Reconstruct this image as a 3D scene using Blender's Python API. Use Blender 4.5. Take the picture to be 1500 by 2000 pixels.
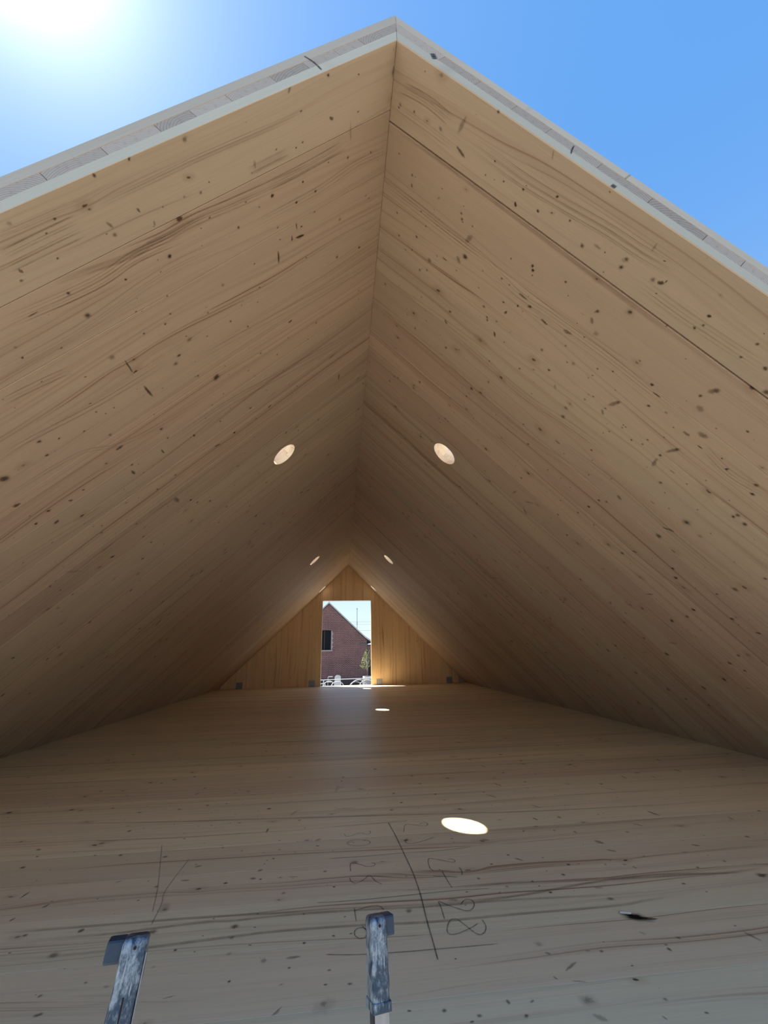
import bpy, bmesh, math, random
from mathutils import Vector, Matrix
random.seed(7)
for o in list(bpy.data.objects):
    bpy.data.objects.remove(o, do_unlink=True)
S = bpy.context.scene
COL = S.collection

# ------------------------------------------------------------------ camera
cam = bpy.data.cameras.new('camera')
cam.sensor_fit = 'VERTICAL'; cam.sensor_height = 24.0
cam.lens = 24.0 * 789.75 / 2000.0
cam.clip_start = 0.02; cam.clip_end = 500
camo = bpy.data.objects.new('camera', cam); COL.objects.link(camo)
def cam_basis(yaw, pitch, roll):
    f = Vector((math.sin(yaw)*math.cos(pitch), math.cos(yaw)*math.cos(pitch), math.sin(pitch)))
    r = Vector((math.cos(yaw), -math.sin(yaw), 0)); u = r.cross(f)
    return math.cos(roll)*r + math.sin(roll)*u, -math.sin(roll)*r + math.cos(roll)*u, f
_r, _u, _f = cam_basis(0.1073, 0.3279, -0.0197)
camo.matrix_world = Matrix(((_r.x, _u.x, -_f.x, -0.1464), (_r.y, _u.y, -_f.y, 0.0), (_r.z, _u.z, -_f.z, 0.6926), (0, 0, 0, 1)))
S.camera = camo

# ------------------------------------------------------------------ sky and sun
SUN = Vector((-0.415, 0.258, 0.872)).normalized()
world = bpy.data.worlds.new('sky'); S.world = world; world.use_nodes = True
wn = world.node_tree.nodes; wl = world.node_tree.links
bg = wn['Background']
def w_math(op, a, b=None, clamp=False):
    n = wn.new('ShaderNodeMath'); n.operation = op; n.use_clamp = clamp
    for i, v in enumerate((a, b)):
        if isinstance(v, bpy.types.NodeSocket): wl.new(v, n.inputs[i])
        elif v is not None: n.inputs[i].default_value = v
    return n.outputs[0]
def w_vec(op, a, b):
    n = wn.new('ShaderNodeVectorMath'); n.operation = op
    for i, v in enumerate((a, b)):
        if isinstance(v, bpy.types.NodeSocket): wl.new(v, n.inputs[i])
        else: n.inputs[i].default_value = v
    return n.outputs['Value'] if op == 'DOT_PRODUCT' else n.outputs[0]
# clear summer sky: blue dome, pale band at the horizon, white aureole round the sun
wdir = w_vec('NORMALIZE', wn.new('ShaderNodeTexCoord').outputs['Generated'], (0, 0, 0))
wsep = wn.new('ShaderNodeSeparateXYZ'); wl.new(wdir, wsep.inputs[0])
ang = w_math('MULTIPLY', w_math('ARCCOSINE', w_math('MINIMUM', w_vec('DOT_PRODUCT', wdir, tuple(SUN)), 0.99999)), 57.29578)
glow = w_math('MULTIPLY', w_math('POWER', w_math('DIVIDE', 10.0, w_math('ADD', ang, 1.0)), 1.5), 0.46)
hor = w_math('POWER', w_math('SUBTRACT', 1.0, w_math('MAXIMUM', wsep.outputs[2], 0.0), True), 2.5)
wmix = wn.new('ShaderNodeMix'); wmix.data_type = 'RGBA'; wl.new(hor, wmix.inputs[0])
wmix.inputs[6].default_value = (0.070, 0.272, 0.68, 1); wmix.inputs[7].default_value = (0.72, 0.88, 0.96, 1)
gcol = wn.new('ShaderNodeVectorMath'); gcol.operation = 'SCALE'; gcol.inputs[0].default_value = (1.0, 0.98, 0.85); wl.new(glow, gcol.inputs['Scale'])
wl.new(w_vec('ADD', wmix.outputs[2], gcol.outputs[0]), bg.inputs['Color']); bg.inputs['Strength'].default_value = 1.0
sl = bpy.data.lights.new('sun', 'SUN'); sl.energy = 19.0; sl.angle = math.radians(0.53); sl.color = (1.0, 0.93, 0.82)
so = bpy.data.objects.new('sun', sl); COL.objects.link(so)
so.rotation_euler = (-SUN).to_track_quat('-Z', 'Y').to_euler()
so.location = SUN * 60
S.view_settings.view_transform = 'Standard'; S.view_settings.look = 'None'
S.view_settings.exposure = 0.34; S.view_settings.gamma = 1.0; S.view_settings.use_curve_mapping = False
S.cycles.max_bounces = 10; S.cycles.diffuse_bounces = 8; S.cycles.transparent_max_bounces = 12; S.cycles.adaptive_threshold = 0.02

# ------------------------------------------------------------------ node helpers
class NT:
    def __init__(self, name):
        self.m = bpy.data.materials.new(name); self.m.use_nodes = True
        self.n = self.m.node_tree.nodes; self.l = self.m.node_tree.links
        self.b = self.n['Principled BSDF']; self.out = self.n['Material Output']
    def put(self, sock, v):
        if isinstance(v, bpy.types.NodeSocket): self.l.new(v, sock)
        elif v is not None: sock.default_value = v
    def math(self, op, a, b=None, c=None, clamp=False):
        n = self.n.new('ShaderNodeMath'); n.operation = op; n.use_clamp = clamp
        self.put(n.inputs[0], a); self.put(n.inputs[1], b)
        if c is not None: self.put(n.inputs[2], c)
        return n.outputs[0]
    def vmath(self, op, a, b=None):
        n = self.n.new('ShaderNodeVectorMath'); n.operation = op
        self.put(n.inputs[0], a); self.put(n.inputs[1], b)
        return n.outputs['Value'] if op in ('LENGTH', 'DISTANCE', 'DOT_PRODUCT') else n.outputs[0]
    def noise(self, v, scale=1.0, detail=2.0, rough=0.5, col=False):
        n = self.n.new('ShaderNodeTexNoise'); self.put(n.inputs['Vector'], v)
        n.inputs['Scale'].default_value = scale; n.inputs['Detail'].default_value = detail; n.inputs['Roughness'].default_value = rough
        return n.outputs['Color' if col else 'Fac']
    def ramp(self, v, a, b, lo=0.0, hi=1.0):
        n = self.n.new('ShaderNodeMapRange'); n.interpolation_type = 'SMOOTHSTEP'
        self.put(n.inputs['Value'], v); self.put(n.inputs['From Min'], a); self.put(n.inputs['From Max'], b)
        self.put(n.inputs['To Min'], lo); self.put(n.inputs['To Max'], hi)
        return n.outputs[0]
    def mix(self, f, a, b, blend='MIX'):
        n = self.n.new('ShaderNodeMix'); n.data_type = 'RGBA'; n.blend_type = blend
        self.put(n.inputs[0], f); self.put(n.inputs[6], a); self.put(n.inputs[7], b)
        return n.outputs[2]
    def obj(self):
        return self.n.new('ShaderNodeTexCoord').outputs['Object']
    def rand(self):
        return self.n.new('ShaderNodeObjectInfo').outputs['Random']
    def xyz(self, x, y, z):
        n = self.n.new('ShaderNodeCombineXYZ'); self.put(n.inputs[0], x); self.put(n.inputs[1], y); self.put(n.inputs[2], z); return n.outputs[0]
    def sep(self, v):
        n = self.n.new('ShaderNodeSeparateXYZ'); self.put(n.inputs[0], v); return n.outputs
    def bump(self, h, s, d=0.002):
        n = self.n.new('ShaderNodeBump'); n.inputs['Strength'].default_value = s; n.inputs['Distance'].default_value = d
        self.put(n.inputs['Height'], h); self.l.new(n.outputs[0], self.b.inputs['Normal'])
    def base(self, c): self.put(self.b.inputs['Base Color'], c)
    def set(self, **k):
        for a, v in k.items(): self.put(self.b.inputs[a.replace('_', ' ')], v)

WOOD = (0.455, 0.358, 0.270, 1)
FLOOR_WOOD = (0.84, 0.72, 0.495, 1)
def wood_material(name, base=WOOD, knots=1.0, band=1.0, rough=0.5, spec=0.3):
    t = NT(name); r = t.rand()
    p = t.vmath('ADD', t.obj(), t.xyz(t.math('MULTIPLY', r, 173.0), t.math('MULTIPLY', r, 61.7), t.math('MULTIPLY', r, 23.3)))
    s = t.sep(p)
    def knot_layer(sx, sy, rmax, lo):
        v = t.n.new('ShaderNodeTexVoronoi'); v.voronoi_dimensions = '2D'; v.feature = 'F1'; v.inputs['Scale'].default_value = 1.0
        q = t.xyz(t.math('MULTIPLY', s[0], sx), t.math('MULTIPLY', s[1], sy), 0.0)
        t.put(v.inputs['Vector'], q)
        d = t.vmath('SUBTRACT', q, v.outputs['Position'])
        e = t.sep(d)
        dx = t.math('DIVIDE', e[0], sx); dy = t.math('DIVIDE', e[1], sy)
        cr = t.sep(v.outputs['Color'])
        ang = t.math('MULTIPLY', cr[1], 1.3)                     # knots lean a little across the grain
        dxx = t.math('MULTIPLY', t.math('ADD', dx, t.math('MULTIPLY', dy, t.math('SUBTRACT', ang, 0.65))), 0.62)
        dist = t.math('SQRT', t.math('ADD', t.math('MULTIPLY', dxx, dxx), t.math('MULTIPLY', dy, dy)))
        rad = t.ramp(cr[0], lo, 1.0, 0.0, rmax)
        return dist, rad, cr[2]
    d1, r1, c1 = knot_layer(3.6, 7.5, 0.0085, 0.55)
    d2, r2, c2 = knot_layer(8.5, 14.0, 0.0036, 0.35)
    wob = t.noise(p, 90.0, 2.0)
    d1w = t.math('ADD', d1, t.math('MULTIPLY', t.math('SUBTRACT', wob, 0.5), 0.005))
    k1 = t.ramp(d1w, r1, t.math('MULTIPLY', r1, 0.45))
    k2 = t.ramp(d2, r2, t.math('MULTIPLY', r2, 0.4))
    halo = t.math('MULTIPLY', t.ramp(d1, t.math('MULTIPLY', r1, 4.0), t.math('MULTIPLY', r1, 0.8)), 0.28)
    # growth rings, deflected round the knots
    n1 = t.noise(t.vmath('MULTIPLY', p, (0.55, 3.0, 3.0)), 1.0, 2.0)
    n2 = t.noise(t.vmath('MULTIPLY', p, (2.2, 9.0, 9.0)), 1.0, 1.0)
    y = t.math('ADD', s[1], t.math('MULTIPLY', n1, 0.22))
    y = t.math('ADD', y, t.math('MULTIPLY', n2, 0.016))
    y = t.math('ADD', y, t.ramp(d1, 0.06, 0.0, 0.0, t.math('MULTIPLY', r1, 1.1)))
    irr = t.noise(t.xyz(t.math('MULTIPLY', s[0], 0.12), t.math('MULTIPLY', y, 165.0), 7.7), 1.0, 1.5)
    ring = t.math('MULTIPLY', t.ramp(irr, 0.50, 0.68), t.ramp(t.math('SINE', t.math('MULTIPLY', y, 620.0)), -0.5, 0.6, 0.45, 1.0))
    ring2 = t.ramp(t.noise(t.xyz(t.math('MULTIPLY', s[0], 0.2), t.math('MULTIPLY', y, 70.0), 2.2), 1.0, 2.0), 0.52, 0.75)
    yb = t.math('ADD', s[1], t.math('MULTIPLY', n1, 0.10))
    m = t.noise(t.xyz(t.math('MULTIPLY', s[0], 0.45), t.math('MULTIPLY', yb, 17.0), 3.1), 1.0, 2.0)
    m = t.ramp(m, 0.52, 0.68)
    fine = t.noise(t.vmath('MULTIPLY', p, (5.0, 260.0, 260.0)), 1.0, 2.0)
    broad = t.noise(t.vmath('MULTIPLY', p, (0.9, 6.0, 6.0)), 1.0, 2.0)
    # colour
    pink = (base[0]*0.98, base[1]*0.90, base[2]*0.86, 1); yel = (base[0]*1.0, base[1]*1.02, base[2]*0.96, 1)
    r2nd = t.math('FRACT', t.math('MULTIPLY', r, 917.3))
    c = t.mix(t.math('MULTIPLY', r2nd, 0.9), yel, pink)
    tone = t.math('ADD', t.math('ADD', t.math('MULTIPLY', r, 0.13), 0.80), t.math('MULTIPLY', broad, 0.26))
    tone = t.math('ADD', tone, t.math('MULTIPLY', t.math('SUBTRACT', fine, 0.5), 0.16))
    c = t.mix(1.0, c, t.xyz(tone, tone, tone), 'MULTIPLY')
    late = (base[0]*0.48, base[1]*0.33, base[2]*0.26, 1)
    lines = t.math('MULTIPLY', t.math('MULTIPLY', ring, m), 1.0*band)
    lines = t.math('ADD', lines, t.math('MULTIPLY', t.math('MULTIPLY', ring2, 0.24*band), t.ramp(broad, 0.30, 0.62)))
    lines = t.math('ADD', lines, t.math('MULTIPLY', m, 0.13*band), clamp=True)
    c = t.mix(lines, c, late)
    c = t.mix(t.math('MULTIPLY', halo, knots), c, (base[0]*0.55, base[1]*0.40, base[2]*0.30, 1))
    c = t.mix(t.math('MULTIPLY', k1, t.math('MULTIPLY', t.math('ADD', t.math('MULTIPLY', c1, 0.55), 0.35), knots)), c, (0.045, 0.022, 0.012, 1))
    c = t.mix(t.math('MULTIPLY', k2, 0.72*knots), c, (0.05, 0.024, 0.012, 1))
    t.base(c); t.set(Roughness=rough, Specular_IOR_Level=spec)
    t.bump(t.math('ADD', t.math('MULTIPLY', ring, m), fine), 0.10, 0.001)
    return t.m
M = {}
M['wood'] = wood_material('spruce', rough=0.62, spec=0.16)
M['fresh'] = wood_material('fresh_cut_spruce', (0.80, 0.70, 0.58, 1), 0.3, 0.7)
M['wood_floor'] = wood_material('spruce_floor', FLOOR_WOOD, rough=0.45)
M['wood_outer'] = wood_material('spruce_outer', knots=0.6)

def end_grain():
    t = NT('spruce_end_grain'); r = t.rand()
    s = t.sep(t.obj())
    cy = t.math('MULTIPLY', t.math('SUBTRACT', r, 0.5), 0.16); cz = t.math('ADD', t.math('MULTIPLY', t.math('FRACT', t.math('MULTIPLY', r, 731.0)), 0.12), -0.10)
    a = t.math('SUBTRACT', s[1], cy); b = t.math('SUBTRACT', s[2], cz)
    n = t.noise(t.obj(), 40.0, 2.0)
    d = t.math('SQRT', t.math('ADD', t.math('MULTIPLY', a, a), t.math('MULTIPLY', b, b)))
    d = t.math('ADD', d, t.math('MULTIPLY', n, 0.006))
    ring = t.ramp(t.math('SINE', t.math('MULTIPLY', d, t.math('ADD', t.math('MULTIPLY', r, 500.0), 650.0))), -0.2, 1.0)
    rough = t.noise(t.vmath('MULTIPLY', t.obj(), (30.0, 60.0, 60.0)), 1.0, 4.0, 0.7)
    c = t.mix(t.math('MULTIPLY', ring, 0.5), (0.38, 0.375, 0.36, 1), (0.21, 0.20, 0.195, 1))
    c = t.mix(t.math('MULTIPLY', t.ramp(rough, 0.5, 0.75), 0.55), c, (0.20, 0.185, 0.18, 1))
    tone = t.math('ADD', t.math('MULTIPLY', r, 0.35), 0.72)
    c = t.mix(1.0, c, t.xyz(tone, tone, tone), 'MULTIPLY')
    t.base(c); t.set(Roughness=0.85, Specular_IOR_Level=0.1); t.bump(rough, 0.3, 0.002)
    return t.m
M['end_grain'] = end_grain()
M['skylit'] = wood_material('skylit_edge', (0.40, 0.42, 0.40, 1), 0.6, 0.35, 0.7)  # cool skylight on the cut front edges, painted into the wood colour

def decal_material():
    t = NT('knot_grain')
    a = t.n.new('ShaderNodeAttribute'); a.attribute_name = 'mark'
    n = t.noise(t.obj(), 160.0, 3.0)
    al = t.math('MULTIPLY', a.outputs['Alpha'], t.math('ADD', t.math('MULTIPLY', n, 0.7), 0.62), clamp=True)
    t.base(a.outputs['Color']); t.set(Roughness=0.6, Specular_IOR_Level=0.2, Alpha=al)
    return t.m
M['decal'] = decal_material()

def plain(name, col, rough=0.6, metal=0.0, spec=0.5, var=0.0, scale=20.0, bump=0.0):
    t = NT(name)
    if var:
        n = t.noise(t.obj(), scale, 4.0, 0.6)
        v = t.math('ADD', t.math('MULTIPLY', n, 2*var), 1.0 - var)
        t.base(t.mix(1.0, col + (1,), t.xyz(v, v, v), 'MULTIPLY'))
        if bump: t.bump(n, bump, 0.003)
    else: t.base(col + (1,))
    t.set(Roughness=rough, Metallic=metal, Specular_IOR_Level=spec)
    return t.m

# ------------------------------------------------------------------ mesh helpers
def link(name, mesh, mat=None, parent=None, mw=None):
    o = bpy.data.objects.new(name, mesh); COL.objects.link(o)
    if mat and len(mesh.materials) == 0: mesh.materials.append(mat)
    if parent: o.parent = parent
    if mw is not None: o.matrix_world = mw
    return o
def tag(o, label=None, cat=None, group=None, kind=None):
    for k, v in (('label', label), ('category', cat), ('group', group), ('kind', kind)):
        if v: o[k] = v
    return o
def empty(name, loc=(0, 0, 0), rz=0.0):
    o = bpy.data.objects.new(name, None); COL.objects.link(o); o.location = loc; o.rotation_euler = (0, 0, rz)
    o.empty_display_size = 0.1
    return o
def to_mesh(bm, name):
    bmesh.ops.recalc_face_normals(bm, faces=bm.faces[:])
    me = bpy.data.meshes.new(name); bm.to_mesh(me); bm.free(); return me
def pydata(name, v, f):
    me = bpy.data.meshes.new(name); me.from_pydata(v, [], f); me.update()
    bm = bmesh.new(); bm.from_mesh(me); bmesh.ops.recalc_face_normals(bm, faces=bm.faces[:]); bm.to_mesh(me); bm.free()
    return me
def box(bm, lo, hi, bevel=0.0, seg=1, M4=None):
    r = bmesh.ops.create_cube(bm, size=1.0)
    for v in r['verts']:
        v.co = Vector([(lo[i] + hi[i]) / 2 + v.co[i] * (hi[i] - lo[i]) for i in range(3)])
    vs = r['verts']
    if bevel:
        es = list({e for v in vs for e in v.link_edges})
        g = bmesh.ops.bevel(bm, geom=es, offset=bevel, segments=seg, affect='EDGES', profile=0.6)
        vs = list({v for f in g['faces'] for v in f.verts} | {v for v in vs if v.is_valid})
    if M4 is not None:
        for v in vs: v.co = M4 @ v.co
    return vs
def cyl(bm, a, b, r1, r2=None, n=12):
    a = Vector(a); b = Vector(b); d = b - a
    r = bmesh.ops.create_cone(bm, cap_ends=True, segments=n, radius1=r1, radius2=r1 if r2 is None else r2, depth=d.length)
    m = Matrix.Translation((a + b) / 2) @ d.to_track_quat('Z', 'Y').to_matrix().to_4x4()
    for v in r['verts']: v.co = m @ v.co
def tube(bm, pts, r, n=8):
    pts = [Vector(p) for p in pts]; rings = []
    for i, p in enumerate(pts):
        d = (pts[min(i+1, len(pts)-1)] - pts[max(i-1, 0)]).normalized()
        q = d.to_track_quat('Z', 'Y')
        rings.append([bm.verts.new(p + q @ Vector((r*math.cos(2*math.pi*k/n), r*math.sin(2*math.pi*k/n), 0))) for k in range(n)])
    for A, B in zip(rings, rings[1:]):
        for k in range(n): bm.faces.new((A[k], A[(k+1) % n], B[(k+1) % n], B[k]))
    bm.faces.new(rings[0][::-1]); bm.faces.new(rings[-1])
def prism(poly, w0, w1, name):
    """polygon in (x, y) of the local frame, extruded from z=w0 to z=w1"""
    n = len(poly)
    v = [(x, y, w0) for x, y in poly] + [(x, y, w1) for x, y in poly]
    f = [tuple(range(n))[::-1], tuple(range(n, 2*n))] + [(i, (i+1) % n, n+(i+1) % n, n+i) for i in range(n)]
    return pydata(name, v, f)

# traced positions of knots, marks and writing (metres on each surface)
KNOTS_LEFT=[(1.253,0.931,1.253,0.931,0.0095,0.85),(0.951,0.973,0.951,0.973,0.0100,0.85),(1.101,0.971,1.101,0.971,0.0065,0.85),(1.248,1.011,1.248,1.011,0.0153,0.85),(1.457,1.028,1.457,1.028,0.0066,0.85),(1.008,1.281,1.008,1.281,0.0174,0.5),(1.097,1.344,1.097,1.344,0.0177,0.5),(1.071,1.319,1.071,1.319,0.0126,0.85),(0.975,1.530,0.975,1.530,0.0303,0.95),(1.239,1.209,1.242,1.274,0.0065,0.85),(1.239,1.350,1.236,1.425,0.0103,0.95),(1.266,1.176,1.266,1.176,0.0187,0.45),(1.043,1.463,1.043,1.463,0.0107,0.85),(1.499,1.382,1.499,1.382,0.0077,0.85),(1.641,1.383,1.641,1.383,0.0103,0.95),(1.782,1.369,1.782,1.369,0.0286,0.85),(1.860,1.505,1.832,1.510,0.0151,0.85),(1.478,1.560,1.441,1.559,0.0125,0.85),(1.447,1.469,1.447,1.469,0.0158,0.5),(1.287,1.608,1.287,1.608,0.0140,0.85),(1.344,1.721,1.344,1.759,0.0093,0.85),(1.495,1.724,1.498,1.763,0.0120,0.85),(1.618,1.313,1.618,1.313,0.0125,0.85),(1.815,1.633,1.815,1.633,0.0144,0.85),(1.855,1.725,1.828,1.715,0.0150,0.85),(1.799,1.985,1.799,1.985,0.0115,0.85),(1.890,2.233,1.890,2.233,0.0198,0.85),(1.830,2.468,1.830,2.468,0.0174,0.85),(0.878,1.864,0.878,1.864,0.0126,0.85),(0.784,1.959,0.758,1.955,0.0105,0.85),(1.140,1.956,1.101,1.969,0.0117,0.85),(0.567,1.497,0.541,1.493,0.0118,0.85),(0.765,1.382,0.765,1.382,0.0080,0.95),(0.263,1.322,0.263,1.322,0.0131,0.85),(0.558,1.149,0.567,1.197,0.0070,0.85),(0.469,1.140,0.432,1.144,0.0095,0.85),(0.491,1.135,0.491,1.135,0.0065,0.85),(0.127,1.343,0.127,1.343,0.0122,0.85),(0.024,2.420,0.024,2.420,0.0168,0.85),(0.253,2.116,0.260,2.176,0.0118,0.85),(0.336,1.920,0.282,1.914,0.0173,0.4),(1.457,2.123,1.460,2.196,0.0216,0.45),(1.390,2.326,1.390,2.326,0.0146,0.85),(1.275,2.620,1.275,2.620,0.0241,0.5),(0.729,3.330,0.688,3.358,0.0182,0.85),(0.663,3.401,0.614,3.423,0.0186,0.85),(1.145,3.090,1.145,3.090,0.0231,0.85),(1.125,3.337,1.125,3.337,0.0223,0.85),(1.069,3.463,1.069,3.463,0.0205,0.85),(1.476,1.694,1.476,1.694,0.0116,0.85),(1.138,1.160,1.138,1.160,0.0070,0.85),(0.388,3.440,0.269,3.479,0.0119,0.8),(1.784,1.805,1.685,1.805,0.0042,0.7),(1.904,2.129,1.803,2.128,0.0063,0.7),(1.596,2.119,1.455,2.137,0.0046,0.7),(1.374,0.936,1.341,0.936,0.0038,0.8),(1.571,1.348,1.571,1.348,0.0076,0.85),(1.423,1.336,1.423,1.336,0.0075,0.85),(1.369,1.364,1.369,1.364,0.0063,0.85),(0.830,1.311,0.830,1.311,0.0103,0.85),(0.405,1.602,0.405,1.602,0.0108,0.85),(0.740,1.562,0.740,1.562,0.0086,0.85),(0.657,1.634,0.657,1.634,0.0090,0.85),(0.977,1.648,0.977,1.648,0.0072,0.85),(1.290,1.682,1.290,1.682,0.0101,0.85),(1.189,1.766,1.191,1.790,0.0095,0.85),(1.011,1.962,1.011,1.962,0.0146,0.85),(0.719,2.318,0.706,2.301,0.0153,0.85),(0.621,2.383,0.621,2.383,0.0135,0.85),(0.450,2.442,0.450,2.442,0.0160,0.85),(0.983,2.523,0.983,2.523,0.0098,0.85),(0.962,2.718,0.962,2.718,0.0167,0.85),(1.146,2.856,1.146,2.856,0.0173,0.85),(1.407,2.257,1.407,2.257,0.0160,0.85),(1.331,2.410,1.331,2.410,0.0169,0.85),(1.379,2.743,1.379,2.743,0.0146,0.85),(1.078,2.276,1.078,2.276,0.0216,0.45),(1.374,1.957,1.374,1.957,0.0112,0.85),(1.482,1.965,1.482,1.965,0.0096,0.85),(1.675,1.648,1.675,1.648,0.0100,0.85),(1.737,1.660,1.737,1.660,0.0116,0.85),(1.882,1.655,1.882,1.655,0.0132,0.85),(1.769,1.939,1.769,1.939,0.0097,0.85),(1.716,2.261,1.716,2.261,0.0144,0.85),(1.723,2.370,1.723,2.370,0.0131,0.85),(1.695,2.489,1.695,2.489,0.0097,0.85),(1.305,3.457,1.305,3.457,0.0178,0.85),(0.901,3.795,0.901,3.795,0.0195,0.85),(0.531,3.469,0.531,3.469,0.0183,0.85),(0.746,2.548,0.746,2.548,0.0100,0.85),(1.009,2.200,1.009,2.200,0.0088,0.85),(1.187,1.413,1.187,1.413,0.0078,0.5),(1.048,1.807,1.048,1.807,0.0107,0.85),(0.869,1.976,0.869,1.976,0.0099,0.85),(0.575,1.955,0.575,1.955,0.0101,0.85),(0.824,1.614,0.824,1.614,0.0072,0.85),(0.814,1.153,0.814,1.153,0.0122,0.4),(1.060,1.170,1.060,1.170,0.0071,0.85),(1.029,1.146,1.029,1.146,0.0071,0.85),(1.449,0.992,1.449,0.992,0.0097,0.4),(0.791,0.724,0.791,0.724,0.0126,0.5),(1.071,0.815,1.060,0.836,0.0082,0.5),(0.982,0.817,0.977,0.831,0.0068,0.7),(0.952,0.863,0.955,0.879,0.0062,0.45),(1.066,0.852,1.066,0.852,0.0108,0.5),(0.951,0.972,0.951,0.972,0.0107,0.95),(0.550,0.956,0.550,0.956,0.0106,0.95),(0.452,1.017,0.452,1.017,0.0091,0.85),(0.417,0.964,0.417,0.964,0.0070,0.85),(0.699,0.996,0.699,0.996,0.0094,0.85),(0.825,0.942,0.825,0.942,0.0045,0.85),(1.174,0.763,1.174,0.763,0.0072,0.85),(1.042,0.717,1.042,0.717,0.0088,0.85),(0.947,0.715,0.947,0.715,0.0073,0.85),(1.313,0.825,1.308,0.838,0.0074,0.8),(1.222,0.842,1.222,0.842,0.0057,0.85),(1.100,0.973,1.100,0.973,0.0061,0.85),(0.489,1.119,0.491,1.142,0.0066,0.85),(0.476,1.136,0.434,1.144,0.0076,0.85),(0.561,1.143,0.564,1.196,0.0074,0.6),(0.594,0.838,0.596,0.861,0.0084,0.4),(0.791,0.853,0.791,0.853,0.0079,0.6),(0.913,0.843,0.913,0.843,0.0051,0.6),(1.324,0.851,1.324,0.851,0.0082,0.6),(1.091,0.775,1.091,0.775,0.0073,0.6),(0.757,0.838,0.757,0.838,0.0044,0.85),(0.841,0.991,0.841,0.991,0.0037,0.85),(0.606,0.969,0.606,0.969,0.0048,0.85),(0.843,0.844,0.843,0.844,0.0069,0.4),(1.263,0.735,1.263,0.735,0.0110,0.3),(0.291,0.723,0.291,0.723,0.0088,0.85),(0.445,0.725,0.433,0.711,0.0085,0.5),(0.291,0.823,0.272,0.833,0.0091,0.85),(0.206,0.963,0.206,0.963,0.0096,0.85),(0.548,0.957,0.548,0.957,0.0106,0.95),(0.417,0.964,0.417,0.964,0.0070,0.85),(0.364,1.014,0.364,1.014,0.0093,0.85),(0.453,1.017,0.453,1.017,0.0081,0.85),(0.005,0.769,0.007,0.798,0.0060,0.85),(0.197,0.859,0.193,0.920,0.0057,0.35),(0.464,1.082,0.462,1.109,0.0056,0.85),(0.447,1.108,0.434,1.107,0.0066,0.85),(0.246,1.165,0.246,1.165,0.0112,0.5),(0.089,0.985,0.089,0.985,0.0067,0.85),(0.433,0.859,0.433,0.859,0.0058,0.85),(0.103,1.132,0.103,1.132,0.0081,0.5),(0.374,1.082,0.374,1.082,0.0063,0.85),(2.148,2.184,2.148,2.184,0.0109,0.85),(2.043,2.716,2.043,2.716,0.0170,0.85),(2.150,2.300,2.164,2.288,0.0103,0.85),(1.924,2.590,1.924,2.590,0.0202,0.5),(1.706,3.267,1.746,3.278,0.0155,0.85),(1.713,3.794,1.713,3.794,0.0222,0.85),(2.050,2.070,2.016,2.162,0.0126,0.3),(2.265,2.311,2.244,2.322,0.0087,0.85),(2.320,2.704,2.320,2.704,0.0195,0.85),(2.614,2.738,2.614,2.738,0.0180,0.85),(2.523,2.712,2.523,2.712,0.0155,0.85),(2.902,2.983,2.916,2.985,0.0180,0.85),(2.891,2.745,2.891,2.745,0.0187,0.85),(2.599,2.467,2.605,2.440,0.0114,0.85),(2.300,3.555,2.203,3.528,0.0147,0.9),(1.765,3.206,1.809,3.200,0.0196,0.85),(2.062,3.234,2.062,3.234,0.0245,0.5),(2.416,4.056,2.416,4.056,0.0243,0.85),(2.458,6.256,2.458,6.256,0.0360,0.85),(2.327,3.364,2.327,3.364,0.0206,0.85),(2.290,2.684,2.272,2.710,0.0156,0.3),(2.702,3.212,2.702,3.212,0.0205,0.85),(2.627,4.237,2.627,4.237,0.0255,0.85),(2.140,2.097,2.140,2.097,0.0124,0.85),(2.304,2.138,2.253,2.138,0.0050,0.6)]
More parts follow.
